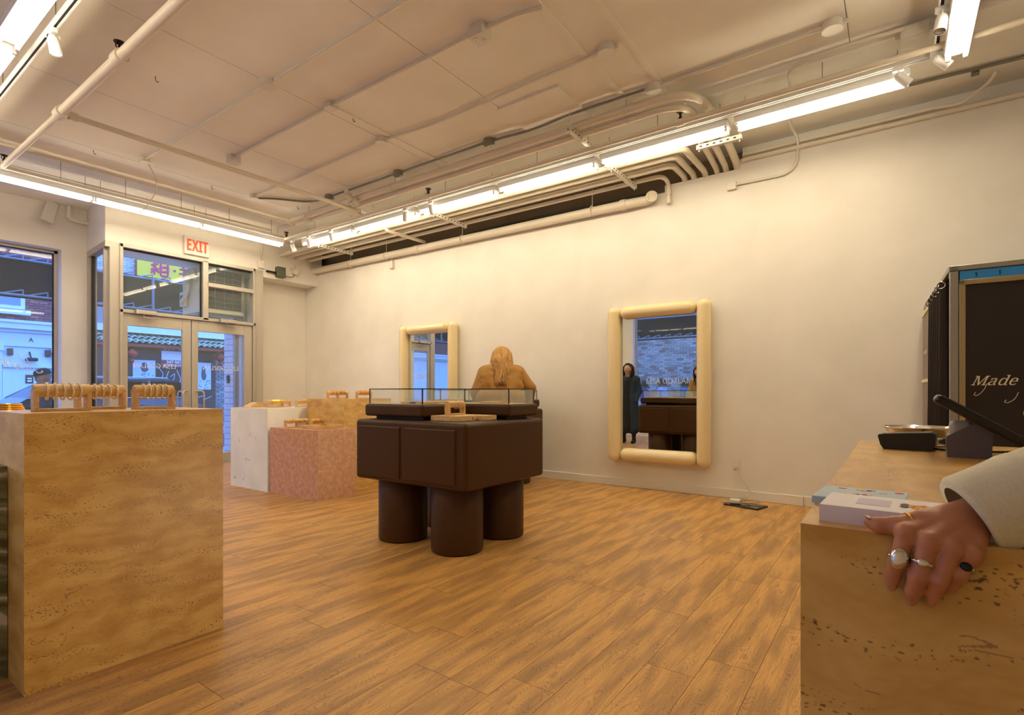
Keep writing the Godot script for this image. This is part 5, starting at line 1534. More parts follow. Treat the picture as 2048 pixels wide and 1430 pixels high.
# ---------------------------------------------------------------- people
# A bone is [a, b, radius at a, radius at b, colour]. The bones' distances are blended and meshed as surface nets into one skin.
func skin(bones: Array, cell: float, blend: float) -> MB:
	var lo := Vector3.ONE * 1e9
	var hi := -lo
	for b in bones:
		var r := Vector3.ONE * (maxf(b[2], b[3]) + blend * 2.0 + cell * 2.0)
		lo = lo.min(b[0] - r).min(b[1] - r)
		hi = hi.max(b[0] + r).max(b[1] + r)
	var nx := int((hi.x - lo.x) / cell) + 2
	var ny := int((hi.y - lo.y) / cell) + 2
	var nz := int((hi.z - lo.z) / cell) + 2
	var field := PackedFloat32Array()
	field.resize(nx * ny * nz)
	var near := PackedFloat32Array()
	near.resize(nx * ny * nz)
	near.fill(1e9)
	var whose := PackedInt32Array()
	whose.resize(nx * ny * nz)
	for n in bones.size():
		var b: Array = bones[n]
		var a: Vector3 = b[0]
		var ab: Vector3 = b[1] - a
		var l2 := maxf(ab.length_squared(), 1e-9)
		var ra: float = b[2]
		var rd: float = b[3] - ra
		var pad := maxf(b[2], b[3]) + blend * 3.0 + cell * 1.5
		var i0 := ((a.min(b[1]) - Vector3.ONE * pad - lo) / cell).floor()
		var i1 := ((a.max(b[1]) + Vector3.ONE * pad - lo) / cell).ceil()
		for k in range(maxi(0, int(i0.z)), mini(nz, int(i1.z) + 1)):
			for j in range(maxi(0, int(i0.y)), mini(ny, int(i1.y) + 1)):
				var row := (k * ny + j) * nx
				for i in range(maxi(0, int(i0.x)), mini(nx, int(i1.x) + 1)):
					var ap := lo + Vector3(i, j, k) * cell - a
					var t := clampf(ap.dot(ab) / l2, 0.0, 1.0)
					var d := (ap - ab * t).length() - ra - rd * t
					if d < blend * 5.0:
						field[row + i] += exp(-d / blend)
						if d < near[row + i]:
							near[row + i] = d
							whose[row + i] = n
	var mb := MB.new()
	var id := PackedInt32Array()
	id.resize(nx * ny * nz)
	id.fill(-1)
	var step := [1, nx, nx * ny]
	var cells := PackedInt32Array()
	for k in nz - 1:
		for j in ny - 1:
			for i in nx - 1:
				var c := (k * ny + j) * nx + i
				var bits := 0
				for q in 8:
					var p := c + (1 if q & 1 else 0) + (nx if q & 2 else 0) + (nx * ny if q & 4 else 0)
					if field[p] > 1.0:
						bits += 1
				if bits == 0 or bits == 8:
					continue
				var sum := Vector3()
				var cnt := 0
				var best := 1e9
				var who := 0
				var grad := Vector3()
				for q in 8:
					var o := Vector3(q & 1, (q >> 1) & 1, (q >> 2) & 1)
					var p := c + int(o.x) + nx * int(o.y) + nx * ny * int(o.z)
					var fp := -blend * log(maxf(field[p], 1e-12))
					grad += (o * 2.0 - Vector3.ONE) * minf(fp, blend * 6.0)
					if near[p] < best:
						best = near[p]
						who = whose[p]
					for ax in 3:
						if not (q >> ax) & 1:
							var p2: int = p + step[ax]
							var f2 := -blend * log(maxf(field[p2], 1e-12))
							if (fp < 0.0) != (f2 < 0.0):
								var e := o
								e[ax] += fp / (fp - f2)
								sum += e
								cnt += 1
				mb.tint = bones[who][4]
				id[c] = mb.put(lo + (Vector3(i, j, k) + sum / maxf(cnt, 1)) * cell, grad.normalized() if grad.length() > 1e-9 else Vector3.UP)
				cells.append(c)
	for c in cells:
		var i := c % nx
		var j := (c / nx) % ny
		var k := c / (nx * ny)
		for ax in 3:
			var p: int = (ax + 1) % 3
			var q: int = (ax + 2) % 3
			var at := [i, j, k]
			if at[p] == 0 or at[q] == 0:
				continue
			var s1: bool = field[c] > 1.0
			if s1 == (field[c + step[ax]] > 1.0):
				continue
			var a := id[c]
			var b := id[c - step[p]]
			var d := id[c - step[p] - step[q]]
			var e := id[c - step[q]]
			if a < 0 or b < 0 or d < 0 or e < 0:
				continue
			mb.tri(a, b, d)
			mb.tri(a, d, e)
	return mb


func standing(h: float, lean: float, pal: Dictionary, arms: Array, opts := {}) -> Array:      # bones of a figure that faces -z, feet at the origin
	var s := h / 1.70
	var b := []
	var up := func(x, y, z): # above the hips: leans forward
		var p := V(x, y - 0.92, z).rotated(Vector3.RIGHT, -lean) + V(0, 0.92, 0)
		return p * s
	var st: float = opts.get("stance", 0.09)
	for k in [-1, 1]:
		b.append([V(st * k, 0.90, 0) * s, V((st + 0.01) * k, 0.49, -0.01) * s, 0.085 * s, 0.058 * s, pal.legs])
		b.append([V((st + 0.01) * k, 0.49, -0.01) * s, V((st + 0.01) * k, 0.09, 0.03) * s, 0.058 * s, 0.038 * s, pal.shins])
		b.append([V((st + 0.01) * k, 0.045, 0.05) * s, V((st + 0.03) * k, 0.035, -0.15) * s, 0.042 * s, 0.034 * s, pal.shoes])
		b.append([up.call(0.075 * k, 0.95, 0), up.call(0.085 * k, 1.15, 0), 0.095 * s, 0.088 * s, pal.top])
		b.append([up.call(0.085 * k, 1.15, 0), up.call(0.10 * k, 1.34, 0.005), 0.09 * s, 0.095 * s, pal.top])
		b.append([up.call(0.05 * k, 1.43, 0.015), up.call(0.165 * k, 1.40, 0.005), 0.055 * s, 0.06 * s, pal.top])
	b.append([up.call(0, 0.95, 0.01), up.call(0, 1.38, 0.01), 0.085 * s, 0.075 * s, pal.top])
	b.append([up.call(0, 1.44, 0.01), up.call(0, 1.53, -0.01), 0.052 * s, 0.046 * s, pal.skin])
	var nod: float = opts.get("nod", 0.0)
	var hc: Vector3 = up.call(0, 1.60, -0.02 - nod * 0.06)
	var hb := Basis(Vector3.UP, opts.get("look", 0.0)) * Basis(Vector3.RIGHT, -lean * 0.6 - nod)
	b.append([hc + hb * V(0, 0.028, 0.022) * s, hc + hb * V(0, 0.022, -0.018) * s, 0.084 * s, 0.078 * s, pal.skin])
	b.append([hc + hb * V(0, -0.03, -0.03) * s, hc + hb * V(0, -0.075, -0.048) * s, 0.062 * s, 0.036 * s, pal.skin])
	b.append([hc + hb * V(0, 0.012, -0.093) * s, hc + hb * V(0, -0.022, -0.106) * s, 0.010 * s, 0.014 * s, pal.skin])
	for k in [-1, 1]:
		b.append([hc + hb * V(0.083 * k, 0.012, 0.01) * s, hc + hb * V(0.086 * k, -0.022, 0.004) * s, 0.014 * s, 0.010 * s, pal.skin])
	for k in 2:
		var arm: Array = arms[k]            # elbow, wrist, fingertip, in the leaning frame
		var sh: Vector3 = up.call(0.19 * (1 if k else -1), 1.385, 0.0)
		var el: Vector3 = up.call(arm[0].x, arm[0].y, arm[0].z)
		var wr: Vector3 = up.call(arm[1].x, arm[1].y, arm[1].z)
		b.append([sh, el, 0.062 * s, 0.050 * s, pal.sleeve])
		b.append([el, wr, 0.050 * s, 0.040 * s, pal.sleeve])
		if arm.size() > 2:
			var tip: Vector3 = up.call(arm[2].x, arm[2].y, arm[2].z)
			var d := (tip - wr).normalized()
			var across := d.cross(Vector3.UP).normalized()
			b.append([wr + d * 0.03 * s, wr + d * 0.09 * s, 0.028 * s, 0.03 * s, pal.skin])
			for f in 4:
				var o: Vector3 = across * (f - 1.5) * 0.019 * s
				b.append([wr + d * 0.09 * s + o, wr + d * (0.15 - 0.008 * absf(f - 1.2)) * s + o * 1.1 + V(0, -0.012, 0), 0.0105 * s, 0.009 * s, pal.skin])
			b.append([wr + d * 0.05 * s + across * 0.03 * s, wr + d * 0.10 * s + across * 0.05 * s, 0.012 * s, 0.0095 * s, pal.skin])
	if opts.has("coat"):
		var y1: float = opts.coat
		for k in [-1, 1]:
			b.append([V(0.09 * k, 1.0, 0.0) * s, V(0.13 * k, y1, 0.01) * s, 0.11 * s, 0.115 * s, pal.top])
		b.append([V(0, 1.0, 0.02) * s, V(0, y1, 0.04) * s, 0.10 * s, 0.11 * s, pal.top])
		b.append([V(0.0, 1.35, -0.085) * s, V(0.0, y1, -0.10) * s, 0.04 * s, 0.07 * s, pal.get("inner", pal.top)])
	if opts.has("bulk"):       # a loose jacket
		for q in b:
			if q[4] == pal.sleeve:
				q[2] *= opts.bulk
				q[3] *= opts.bulk
	return [b, hc, hb, s]


func face_and_hair(o: Node3D, f: Array, hair: Array, length: float, n: int, seed_: int, glasses := false, cap := Color(0, 0, 0, 0), drape := 0.0) -> void:
	var hc: Vector3 = f[1]
	var hb: Basis = f[2]
	var s: float = f[3]
	var body := o.get_child(0)
	var ey := MB.new()
	for k in [-1, 1]:
		ey.tint = Color(0.8, 0.78, 0.75)
		ey.ball(hc + hb * V(0.031 * k, 0.012, -0.082) * s, Vector3.ONE * 0.0135 * s, 8, 6)
		ey.tint = Color(0.03, 0.02, 0.015)
		ey.ball(hc + hb * V(0.031 * k, 0.012, -0.092) * s, Vector3.ONE * 0.007 * s, 8, 6)
		ey.tint = hair[0] * 0.6
		ey.tube([hc + hb * V(0.014 * k, 0.034, -0.094) * s, hc + hb * V(0.048 * k, 0.036, -0.082) * s], 0.004 * s, 5)
	ey.tint = Color(0.42, 0.13, 0.11)
	ey.ball(hc + hb * V(0, -0.05, -0.087) * s, V(0.022, 0.007, 0.012) * s, 10, 6)
	obj("face", ey, M.figure, body)
	if glasses:
		var gm := MB.new()
		for k in [-1, 1]:
			var ring := []
			for q in 17:
				ring.append(hc + hb * V(0.032 * k + 0.027 * cos(TAU * q / 16.0), 0.012 + 0.021 * sin(TAU * q / 16.0), -0.108) * s)
			gm.tube(ring, 0.003 * s, 5, false)
			gm.tube([hc + hb * V(0.058 * k, 0.016, -0.106) * s, hc + hb * V(0.09 * k, 0.016, 0.0) * s], 0.003 * s, 5)
		obj("glasses", gm, M.black, body)
	var hm := MB.new()
	if cap.a > 0:
		hm.tint = cap
		hm.t = Transform3D(hb, hc)
		hm.lathe([Vector2(0.102, 0.035), Vector2(0.105, 0.06), Vector2(0.095, 0.1), Vector2(0.06, 0.13), Vector2(0, 0.14)], 20)
		obj("beanie", hm, M.figure, body)
		return
	var r := RandomNumberGenerator.new()
	r.seed = seed_
	hm.tint = hair[0]
	hm.ball(hc + hb * V(0, 0.045, 0.034) * s, V(0.101, 0.094, 0.100) * s, 18, 12)
	for i in n:
		hm.tint = hair[r.randi() % hair.size()]
		var a := lerpf(-1.95, 1.95, (i + r.randf()) / n)            # round the back of the head, ear to ear
		var side := V(sin(a), 0, cos(a))
		var pts := []
		var w := (0.007 + 0.009 * r.randf()) * (0.55 if n > 200 else 1.0)
		var ph := r.randf() * TAU
		var part := hb * V(0.012 * signf(a), 0.128, -0.03 + 0.04 * r.randf())
		pts.append(hc + part * s)
		pts.append(hc + hb * (side * 0.062 + V(0, 0.112, 0.01)) * s)
		pts.append(hc + hb * (side * V(0.108, 0, 0.112) + V(0, 0.055, 0.012)) * s)
		var root: Vector3 = hc + hb * (side * V(0.119, 0, 0.118) + V(0, -0.01, 0.012)) * s
		pts.append(root)
		var l := length * (0.7 + 0.3 * r.randf()) * (0.8 if absf(a) > 1.5 else 1.0)
		for q in 6:
			var t := (q + 1) / 6.0
			pts.append(root + V(side.x * 0.012 * sin(t * 9.0 + ph) - side.x * 0.03 * t + 0.02 * t * sin(ph * 3.0), -l * t, side.z * (0.006 + 0.035 * t) + 0.012 * sin(t * 7.0 + ph)) if drape == 0.0 else root + V(0, -1, 0).rotated(Vector3.RIGHT, -drape) * l * t + V(0, 0, 1).rotated(Vector3.RIGHT, -drape) * (0.075 * smoothstep(0.0, 0.5, t) * clampf(1.25 - absf(a) * 0.35, 0.3, 1.0) + 0.006 * sin(t * 8.0 + ph)) + V(-side.x * 0.035 * t + 0.014 * sin(t * 8.0 + ph * 2.0), 0, 0))
		var rr := []
		for q in pts.size():
			rr.append(w * (1.0 - 0.75 * float(q) / (pts.size() - 1)) + 0.001)
		hm.tube(pts, rr, 5, false)
	obj("hair", hm, M.figure, body)


func person(label: String, at: Vector3, turn: float, f: Array, cell: float, blend := 0.018) -> Node3D:
	var o := thing("person", label, "person", at, turn)
	obj("body", skin(f[0], cell, blend), M.figure, o)
	return o


func people() -> void:
	var skin_c := Color(0.52, 0.30, 0.20)
	# blonde person bending over the far case, back to the room
	var tan := Color(0.37, 0.18, 0.03)
	var bulky := {"bulk": 1.22, "nod": 0.2}
	var f := standing(1.70, deg_to_rad(33), {"legs": Color(0.03, 0.03, 0.04), "shins": Color(0.03, 0.03, 0.04), "shoes": Color(0.02, 0.02, 0.02), "top": tan, "sleeve": tan, "skin": skin_c}, [[V(-0.27, 1.14, -0.02), V(-0.22, 1.02, -0.24), V(-0.15, 0.98, -0.4)], [V(0.315, 1.20, -0.02), V(0.30, 1.06, -0.20), V(0.24, 1.02, -0.34)]], bulky)
	for q in [[V(-0.17, 1.36, 0.06), V(0.17, 1.36, 0.06), 0.055], [V(-0.17, 1.02, 0.05), V(0.17, 1.02, 0.05), 0.095], [V(-0.17, 1.16, 0.05), V(0.17, 1.16, 0.05), 0.075], [V(-0.16, 1.26, 0.055), V(0.16, 1.26, 0.055), 0.062]]:
		var lift := func(p): return (p - V(0, 0.92, 0)).rotated(Vector3.RIGHT, -deg_to_rad(33)) + V(0, 0.92, 0)
		f[0].append([lift.call(q[0]), lift.call(q[1]), q[2], q[2], tan])
	var fr := RandomNumberGenerator.new()      # creases fanning from the armpits over the back
	fr.seed = 4
	for q in 16:
		var sd := 1.0 if q % 2 else -1.0
		var c0 := V(sd * (0.17 + 0.03 * fr.randf()), 1.15 + 0.2 * fr.randf(), 0.085 + 0.02 * fr.randf())
		var c1 := V(sd * (0.02 + 0.08 * fr.randf()), 1.02 + 0.26 * fr.randf(), 0.118)
		var tip0 := (c0 - V(0, 0.92, 0)).rotated(Vector3.RIGHT, -deg_to_rad(33)) + V(0, 0.92, 0)
		var tip1 := (c1 - V(0, 0.92, 0)).rotated(Vector3.RIGHT, -deg_to_rad(33)) + V(0, 0.92, 0)
		f[0].append([tip0, tip1, 0.024, 0.012, tan])
	var p1 := person("person with long blonde hair in a tan jacket bending over the far case", V(4.53, 0, -3.39), -deg_to_rad(55), f, 0.013, 0.011)
	face_and_hair(p1, f, [Color(0.50, 0.26, 0.07), Color(0.44, 0.215, 0.055), Color(0.56, 0.31, 0.095), Color(0.33, 0.145, 0.035), Color(0.60, 0.35, 0.12)], 0.47, 460, 3, false, Color(0, 0, 0, 0), deg_to_rad(33))
	# folds across the jacket
	# person in the long blue coat, seen whole in the big mirror
	var navy := Color(0.012, 0.035, 0.06)
	var g := standing(1.69, 0.0, {"legs": Color(0.008, 0.008, 0.01), "shins": Color(0.008, 0.008, 0.01), "shoes": Color(0.006, 0.006, 0.006), "top": navy, "sleeve": navy, "skin": skin_c, "inner": Color(0.008, 0.008, 0.01)}, [[V(-0.24, 1.14, 0.03), V(-0.2, 0.92, -0.08)], [V(0.24, 1.14, 0.03), V(0.2, 0.92, -0.08)]], {"coat": 0.32, "stance": 0.1, "look": 0.25})
	var p2 := person("person in a long dark blue coat reflected in the big mirror", V(0.70, 0, -4.70), -deg_to_rad(95), g, 0.02)
	face_and_hair(p2, g, [Color(0.02, 0.014, 0.01), Color(0.03, 0.02, 0.013), Color(0.015, 0.01, 0.008)], 0.42, 90, 5)
	# second tan jacket, reflected at the edge of the big mirror
	var tan2 := Color(0.42, 0.25, 0.09)
	var h := standing(1.66, deg_to_rad(14), {"legs": Color(0.03, 0.03, 0.05), "shins": Color(0.03, 0.03, 0.05), "shoes": Color(0.02, 0.02, 0.02), "top": tan2, "sleeve": tan2, "skin": skin_c}, [[V(-0.27, 1.14, -0.04), V(-0.2, 1.05, -0.26), V(-0.16, 1.03, -0.4)], [V(0.27, 1.14, -0.04), V(0.2, 1.05, -0.26), V(0.16, 1.03, -0.4)]], {"nod": 0.25})
	var p3 := person("dark haired person in a tan jacket reflected at the mirror edge", V(-0.42, 0, -3.44), -deg_to_rad(80), h, 0.024)
	face_and_hair(p3, h, [Color(0.05, 0.026, 0.015), Color(0.08, 0.045, 0.025)], 0.4, 70, 8)
	# outside the front window: beanie and glasses, looking along the street
	var k := standing(1.56, 0.0, {"legs": Color(0.02, 0.02, 0.025), "shins": Color(0.02, 0.02, 0.025), "shoes": Color(0.02, 0.02, 0.02), "top": Color(0.012, 0.014, 0.02), "sleeve": Color(0.012, 0.014, 0.02), "skin": Color(0.40, 0.25, 0.17)}, [[V(-0.25, 1.14, 0.02), V(-0.2, 1.0, -0.2), V(-0.15, 1.0, -0.36)], [V(0.25, 1.14, 0.02), V(0.2, 1.0, -0.2), V(0.15, 1.0, -0.36)]], {"nod": 0.3})
	var p4 := person("person in a black beanie and glasses outside the front window", V(2.42, -0.15, -10.15), deg_to_rad(75), k, 0.022)
	face_and_hair(p4, k, [Color(0.02, 0.015, 0.01)], 0.2, 10, 9, true, Color(0.012, 0.013, 0.016))
	# walkers on the side street, seen in the big mirror
	var walkers := [[-2.7, -5.67, Color(0.02, 0.05, 0.32), "walker in a deep blue shirt outside the side window", 1.55], [-2.7, -5.17, Color(0.42, 0.55, 0.85), "walker in a pale blue shirt outside the side window", 1.60], [-2.7, -4.55, Color(0.03, 0.17, 0.36), "walker in a teal blue top outside the side window", 1.58]]
	for i in 3:
		var w: Array = walkers[i]
		var wf := standing(w[4], 0.05, {"legs": Color(0.03, 0.03, 0.05), "shins": Color(0.03, 0.03, 0.05), "shoes": Color(0.03, 0.03, 0.03), "top": w[2], "sleeve": w[2], "skin": Color(0.42, 0.28, 0.2)}, [[V(-0.24, 1.14, 0.06), V(-0.22, 0.93, -0.06), V(-0.21, 0.8, -0.1)], [V(0.24, 1.14, 0.0), V(0.22, 0.93, 0.08), V(0.21, 0.8, 0.06)]], {"stance": 0.08})
		var pw := person(w[3], V(w[0], -0.15, w[1]), 0.0, wf, 0.03, 0.02)
		face_and_hair(pw, wf, [Color(0.02, 0.013, 0.01), Color(0.03, 0.02, 0.015)], 0.1, 24, 20 + i)
	helper_at_counter()


func helper_at_counter() -> void:
	# the person behind the counter: only the left hand and cuff are in the picture
	var cream := Color(0.62, 0.58, 0.43)
	var sk := Color(0.40, 0.185, 0.105)
	var o := thing("person", "person in a cream shirt with a ringed hand on the counter edge", "person", Vector3.ZERO)
	var b := []
	var hip := V(1.12, 0.92, 0.66)
	for k in [-1, 1]:
		b.append([hip + V(0.09 * k, 0, 0), V(1.12 + 0.1 * k, 0.48, 0.66), 0.085, 0.058, Color(0.05, 0.05, 0.07)])
		b.append([V(1.12 + 0.1 * k, 0.48, 0.66), V(1.12 + 0.1 * k, 0.09, 0.7), 0.058, 0.04, Color(0.05, 0.05, 0.07)])
		b.append([V(1.12 + 0.1 * k, 0.045, 0.72), V(1.12 + 0.12 * k, 0.035, 0.53), 0.042, 0.034, Color(0.02, 0.02, 0.02)])
		b.append([hip + V(0.08 * k, 0.04, 0), V(1.10 + 0.095 * k, 1.33, 0.60), 0.095, 0.095, cream])
		b.append([V(1.10 + 0.05 * k, 1.42, 0.57), V(1.10 + 0.16 * k, 1.385, 0.56), 0.055, 0.06, cream])
	b.append([hip, V(1.10, 1.36, 0.59), 0.085, 0.08, cream])
	b.append([V(1.10, 1.43, 0.57), V(1.10, 1.53, 0.54), 0.05, 0.045, sk])
	b.append([V(1.10, 1.625, 0.55), V(1.10, 1.62, 0.51), 0.085, 0.078, sk])
	b.append([V(1.10, 1.57, 0.495), V(1.10, 1.525, 0.477), 0.06, 0.036, sk])
	b.append([V(1.10, 1.61, 0.432), V(1.10, 1.575, 0.42), 0.010, 0.014, sk])
	b.append([V(1.29, 1.38, 0.56), V(1.38, 1.12, 0.50), 0.06, 0.05, cream])       # right arm, hand on the counter top
	b.append([V(1.38, 1.12, 0.50), V(1.30, 0.99, 0.30), 0.05, 0.036, cream])
	b.append([V(1.29, 0.975, 0.26), V(1.28, 0.962, 0.20), 0.026, 0.022, sk])
	for q in 4:
		b.append([V(1.255 + 0.018 * q, 0.958, 0.20), V(1.25 + 0.02 * q, 0.951, 0.14), 0.0105, 0.009, sk])
	b.append([V(1.25, 0.965, 0.25), V(1.225, 0.953, 0.20), 0.012, 0.01, sk])
	b.append([V(0.935, 1.375, 0.52), V(0.850, 1.105, 0.315), 0.06, 0.05, cream])    # left upper arm
	b.append([V(0.850, 1.105, 0.315), V(0.812, 1.035, 0.19), 0.05, 0.042, cream])
	var body := obj("body", skin(b, 0.016, 0.018), M.figure, o)
	face_and_hair(o, [b, V(1.10, 1.60, 0.52), Basis(), 1.0], [Color(0.03, 0.02, 0.013)], 0.35, 50, 31)
	# the hand over the edge, its own fine skin
	var w := V(0.779, 0.966, 0.073)
	var mcp := [V(0.724, 0.946, 0.010), V(0.718, 0.941, 0.029), V(0.720, 0.935, 0.047), V(0.727, 0.931, 0.064)]
	var pip := [V(0.716, 0.915, 0.002), V(0.709, 0.905, 0.0195), V(0.711, 0.904, 0.0375), V(0.719, 0.911, 0.0545)]
	var dip := [V(0.7225, 0.899, -0.0015), V(0.719, 0.887, 0.0160), V(0.7195, 0.888, 0.0335), V(0.7235, 0.902, 0.0500)]
	var tip := [V(0.7275, 0.886, -0.0025), V(0.7265, 0.8735, 0.0145), V(0.727, 0.877, 0.0315), V(0.728, 0.893, 0.0475)]
	var r0 := [0.0092, 0.0094, 0.0089, 0.0080]
	var hbones := []
	for k in 4:
		hbones.append([w.lerp(mcp[k], 0.12), mcp[k], 0.0160, 0.0098, sk])
		hbones.append([mcp[k], pip[k], r0[k], r0[k] - 0.0014, sk])
		hbones.append([pip[k], dip[k], r0[k] - 0.0012, r0[k] - 0.0024, sk])
		hbones.append([dip[k], tip[k], r0[k] - 0.0024, r0[k] - 0.0040, sk])
		hbones.append([mcp[k] + V(-0.003, 0.003, 0), mcp[k] + V(-0.003, 0.002, 0), 0.0086, 0.0086, sk])
	for k in 3:
		hbones.append([w.lerp(mcp[k], 0.5), w.lerp(mcp[k + 1], 0.55), 0.0110, 0.0110, sk])
	hbones.append([w + V(-0.006, -0.004, -0.016), V(0.747, 0.957, 0.024), 0.016, 0.0120, sk])     # ball of the thumb
	hbones.append([V(0.747, 0.957, 0.024), V(0.736, 0.9515, 0.002), 0.0115, 0.0094, sk])
	hbones.append([V(0.736, 0.9515, 0.002), V(0.735, 0.9495, -0.016), 0.0094, 0.0082, sk])
	hbones.append([V(0.735, 0.9495, -0.016), V(0.735, 0.9515, -0.0245), 0.0080, 0.0054, sk])
	hbones.append([w, V(0.803, 1.015, 0.150), 0.0195, 0.025, sk])
	var hand := obj("hand", skin(hbones, 0.0024, 0.0017), M.skin_close, body)
	var nails := MB.new()
	for k in 4:
		var d: Vector3 = (tip[k] - dip[k]).normalized()
		var out_ := (V(-1, 0.15, 0) - d * V(-1, 0.15, 0).dot(d)).normalized()
		nails.t = Transform3D(Basis(out_.cross(d), d, out_), tip[k] + out_ * 0.0040 - d * 0.001)
		nails.ball(Vector3.ZERO, V(0.0040, 0.0060, 0.0014), 10, 6)
	nails.t = Transform3D(Basis(V(-0.8, 0, -0.2).normalized(), V(0, 0.3, -1).normalized(), V(-0.1, 0.95, 0.3).normalized()), V(0.7345, 0.9565, -0.0225))
	nails.ball(Vector3.ZERO, V(0.0052, 0.0075, 0.0016), 10, 6)
	obj("fingernail", nails, M.nail, hand)
	# the turned-back cuff and the sleeve, with thickness
	var a := V(0.772, 0.962, 0.066)
	var e := V(0.846, 1.10, 0.298)
	var sl := MB.new()
	var n := 28
	var prof := [[0.00, 0.036], [0.0, 0.043], [0.02, 0.0455], [0.06, 0.047], [0.22, 0.0475], [0.24, 0.0455], [0.245, 0.0435], [0.4, 0.0445], [0.7, 0.052], [1.0, 0.058]]
	var ax := (e - a).normalized()
	var sx := ax.cross(V(1, 0, 0)).normalized()
	var sy := ax.cross(sx)
	var fold := noise(77, 9.0, 2)
	for q in prof.size():
		for j in n + 1:
			var an := TAU * j / n
			var nn := sx * cos(an) + sy * sin(an)
			var p: Vector3 = a.lerp(e, prof[q][0]) + nn * prof[q][1]
			var wv := fold.get_noise_3d(p.x * 3, p.y * 2, p.z * 3 + (0.0 if j < n else 0.0))
			sl.put(p + nn * wv * 0.007 * minf(1.0, q * 0.3), nn + ax * (-0.6 if q < 2 else 0.0))
	for q in prof.size() - 1:
		for j in n:
			var k := q * (n + 1) + j
			sl.tri(k, k + 1, k + n + 2)
			sl.tri(k, k + n + 2, k + n + 1)
	obj("sleeve", sl, M.linen, body)
	# rings on the fingers
	for q in [[mcp[0], pip[0], 0.85, 0.0094, "domed silver ring on the index finger", "silver", true], [mcp[1], pip[1], 0.6, 0.0096, "wide silver band on the middle finger", "silver", false], [mcp[3], pip[3], 0.6, 0.0084, "signet ring with a dark face on the little finger", "silver", false], [V(0.747, 0.957, 0.024), V(0.736, 0.9515, 0.002), 0.5, 0.0112, "plain gold ring on the thumb", "gold", false]]:
		var c: Vector3 = q[0].lerp(q[1], q[2])
		var d: Vector3 = (q[1] - q[0]).normalized()
		var out_ := (V(-1, 0.1, 0) - d * V(-1, 0.1, 0).dot(d)).normalized()
		var ro := thing("finger_ring", q[4], "ring", c)
		var s2 := d.cross(out_)
		var ring := []
		for j in 21:
			ring.append((out_ * cos(TAU * j / 20.0) + s2 * sin(TAU * j / 20.0)) * q[3])
		var rm := MB.new().tube(ring, 0.0022 if q[5] == "silver" else 0.0012, 7, false)
		obj("band", rm, M[q[5]], ro)
		var top := MB.new()
		top.t = Transform3D(Basis(s2, d, out_), out_ * q[3])
		if q[6]:
			obj("dome", top.ball(Vector3.ZERO, V(0.0085, 0.012, 0.006), 16, 10), M.silver, ro)
		elif q[5] == "silver":
			obj("face", top.ball(Vector3.ZERO, V(0.0055, 0.0045, 0.003), 12, 8), M.black if "dark" in q[4] else M.silver, ro)


# ---------------------------------------------------------------- bracelet stands, bracelets, trays
func bar_stand(label: String, at: Vector3, l: float, group: String, posts := 2, k := 1.0) -> Node3D:     # local x along the bar, the left end at the origin
	var o := thing("bracelet_stand", label, "bracelet stand", at, 0.0, group)
	var w := 0.05 * k
	obj("base", R(V(0, 0, -w / 2), V(l, 0.012 * k, w / 2), 0.002), M.travertine_small, o)
	for i in posts:
		var x: float = (l - 0.016 * k) * i / (posts - 1)
		obj("post", R(V(x, 0.012 * k, -w / 2), V(x + 0.016 * k, 0.088 * k, w / 2), 0.002), M.travertine_small, o)
	obj("bar", capsule_flat(V(0.003, 0.084 * k, 0), V(l - 0.003, 0.084 * k, 0), 0.0265 * k), M.travertine_small, o)
	return o


func capsule_flat(a: Vector3, b: Vector3, r: float) -> MB:
	var d := (b - a).normalized() * 0.003
	return MB.new().tube([a, a + d * 0.01, a + d, b - d, b - d * 0.01, b], [r - 0.004, r - 0.003, r, r, r - 0.003, r - 0.004], 20)


func ring_mesh(r: float, thick: float, beads: int) -> MB:       # a bracelet in the plane across x
	var mb := MB.new()
	var pts := []
	for j in 25:
		pts.append(V(0, cos(TAU * j / 24.0) * r, sin(TAU * j / 24.0) * r))
	mb.tube(pts, thick, 6, false)
	for j in beads:
		var a := TAU * j / beads
		for s in [-1, 1]:
			mb.ball(V(s * thick * 0.8, cos(a + s * 0.05) * (r + thick * 0.6), sin(a + s * 0.05) * (r + thick * 0.6)), Vector3.ONE * thick * 0.85, 5, 4)
	return mb


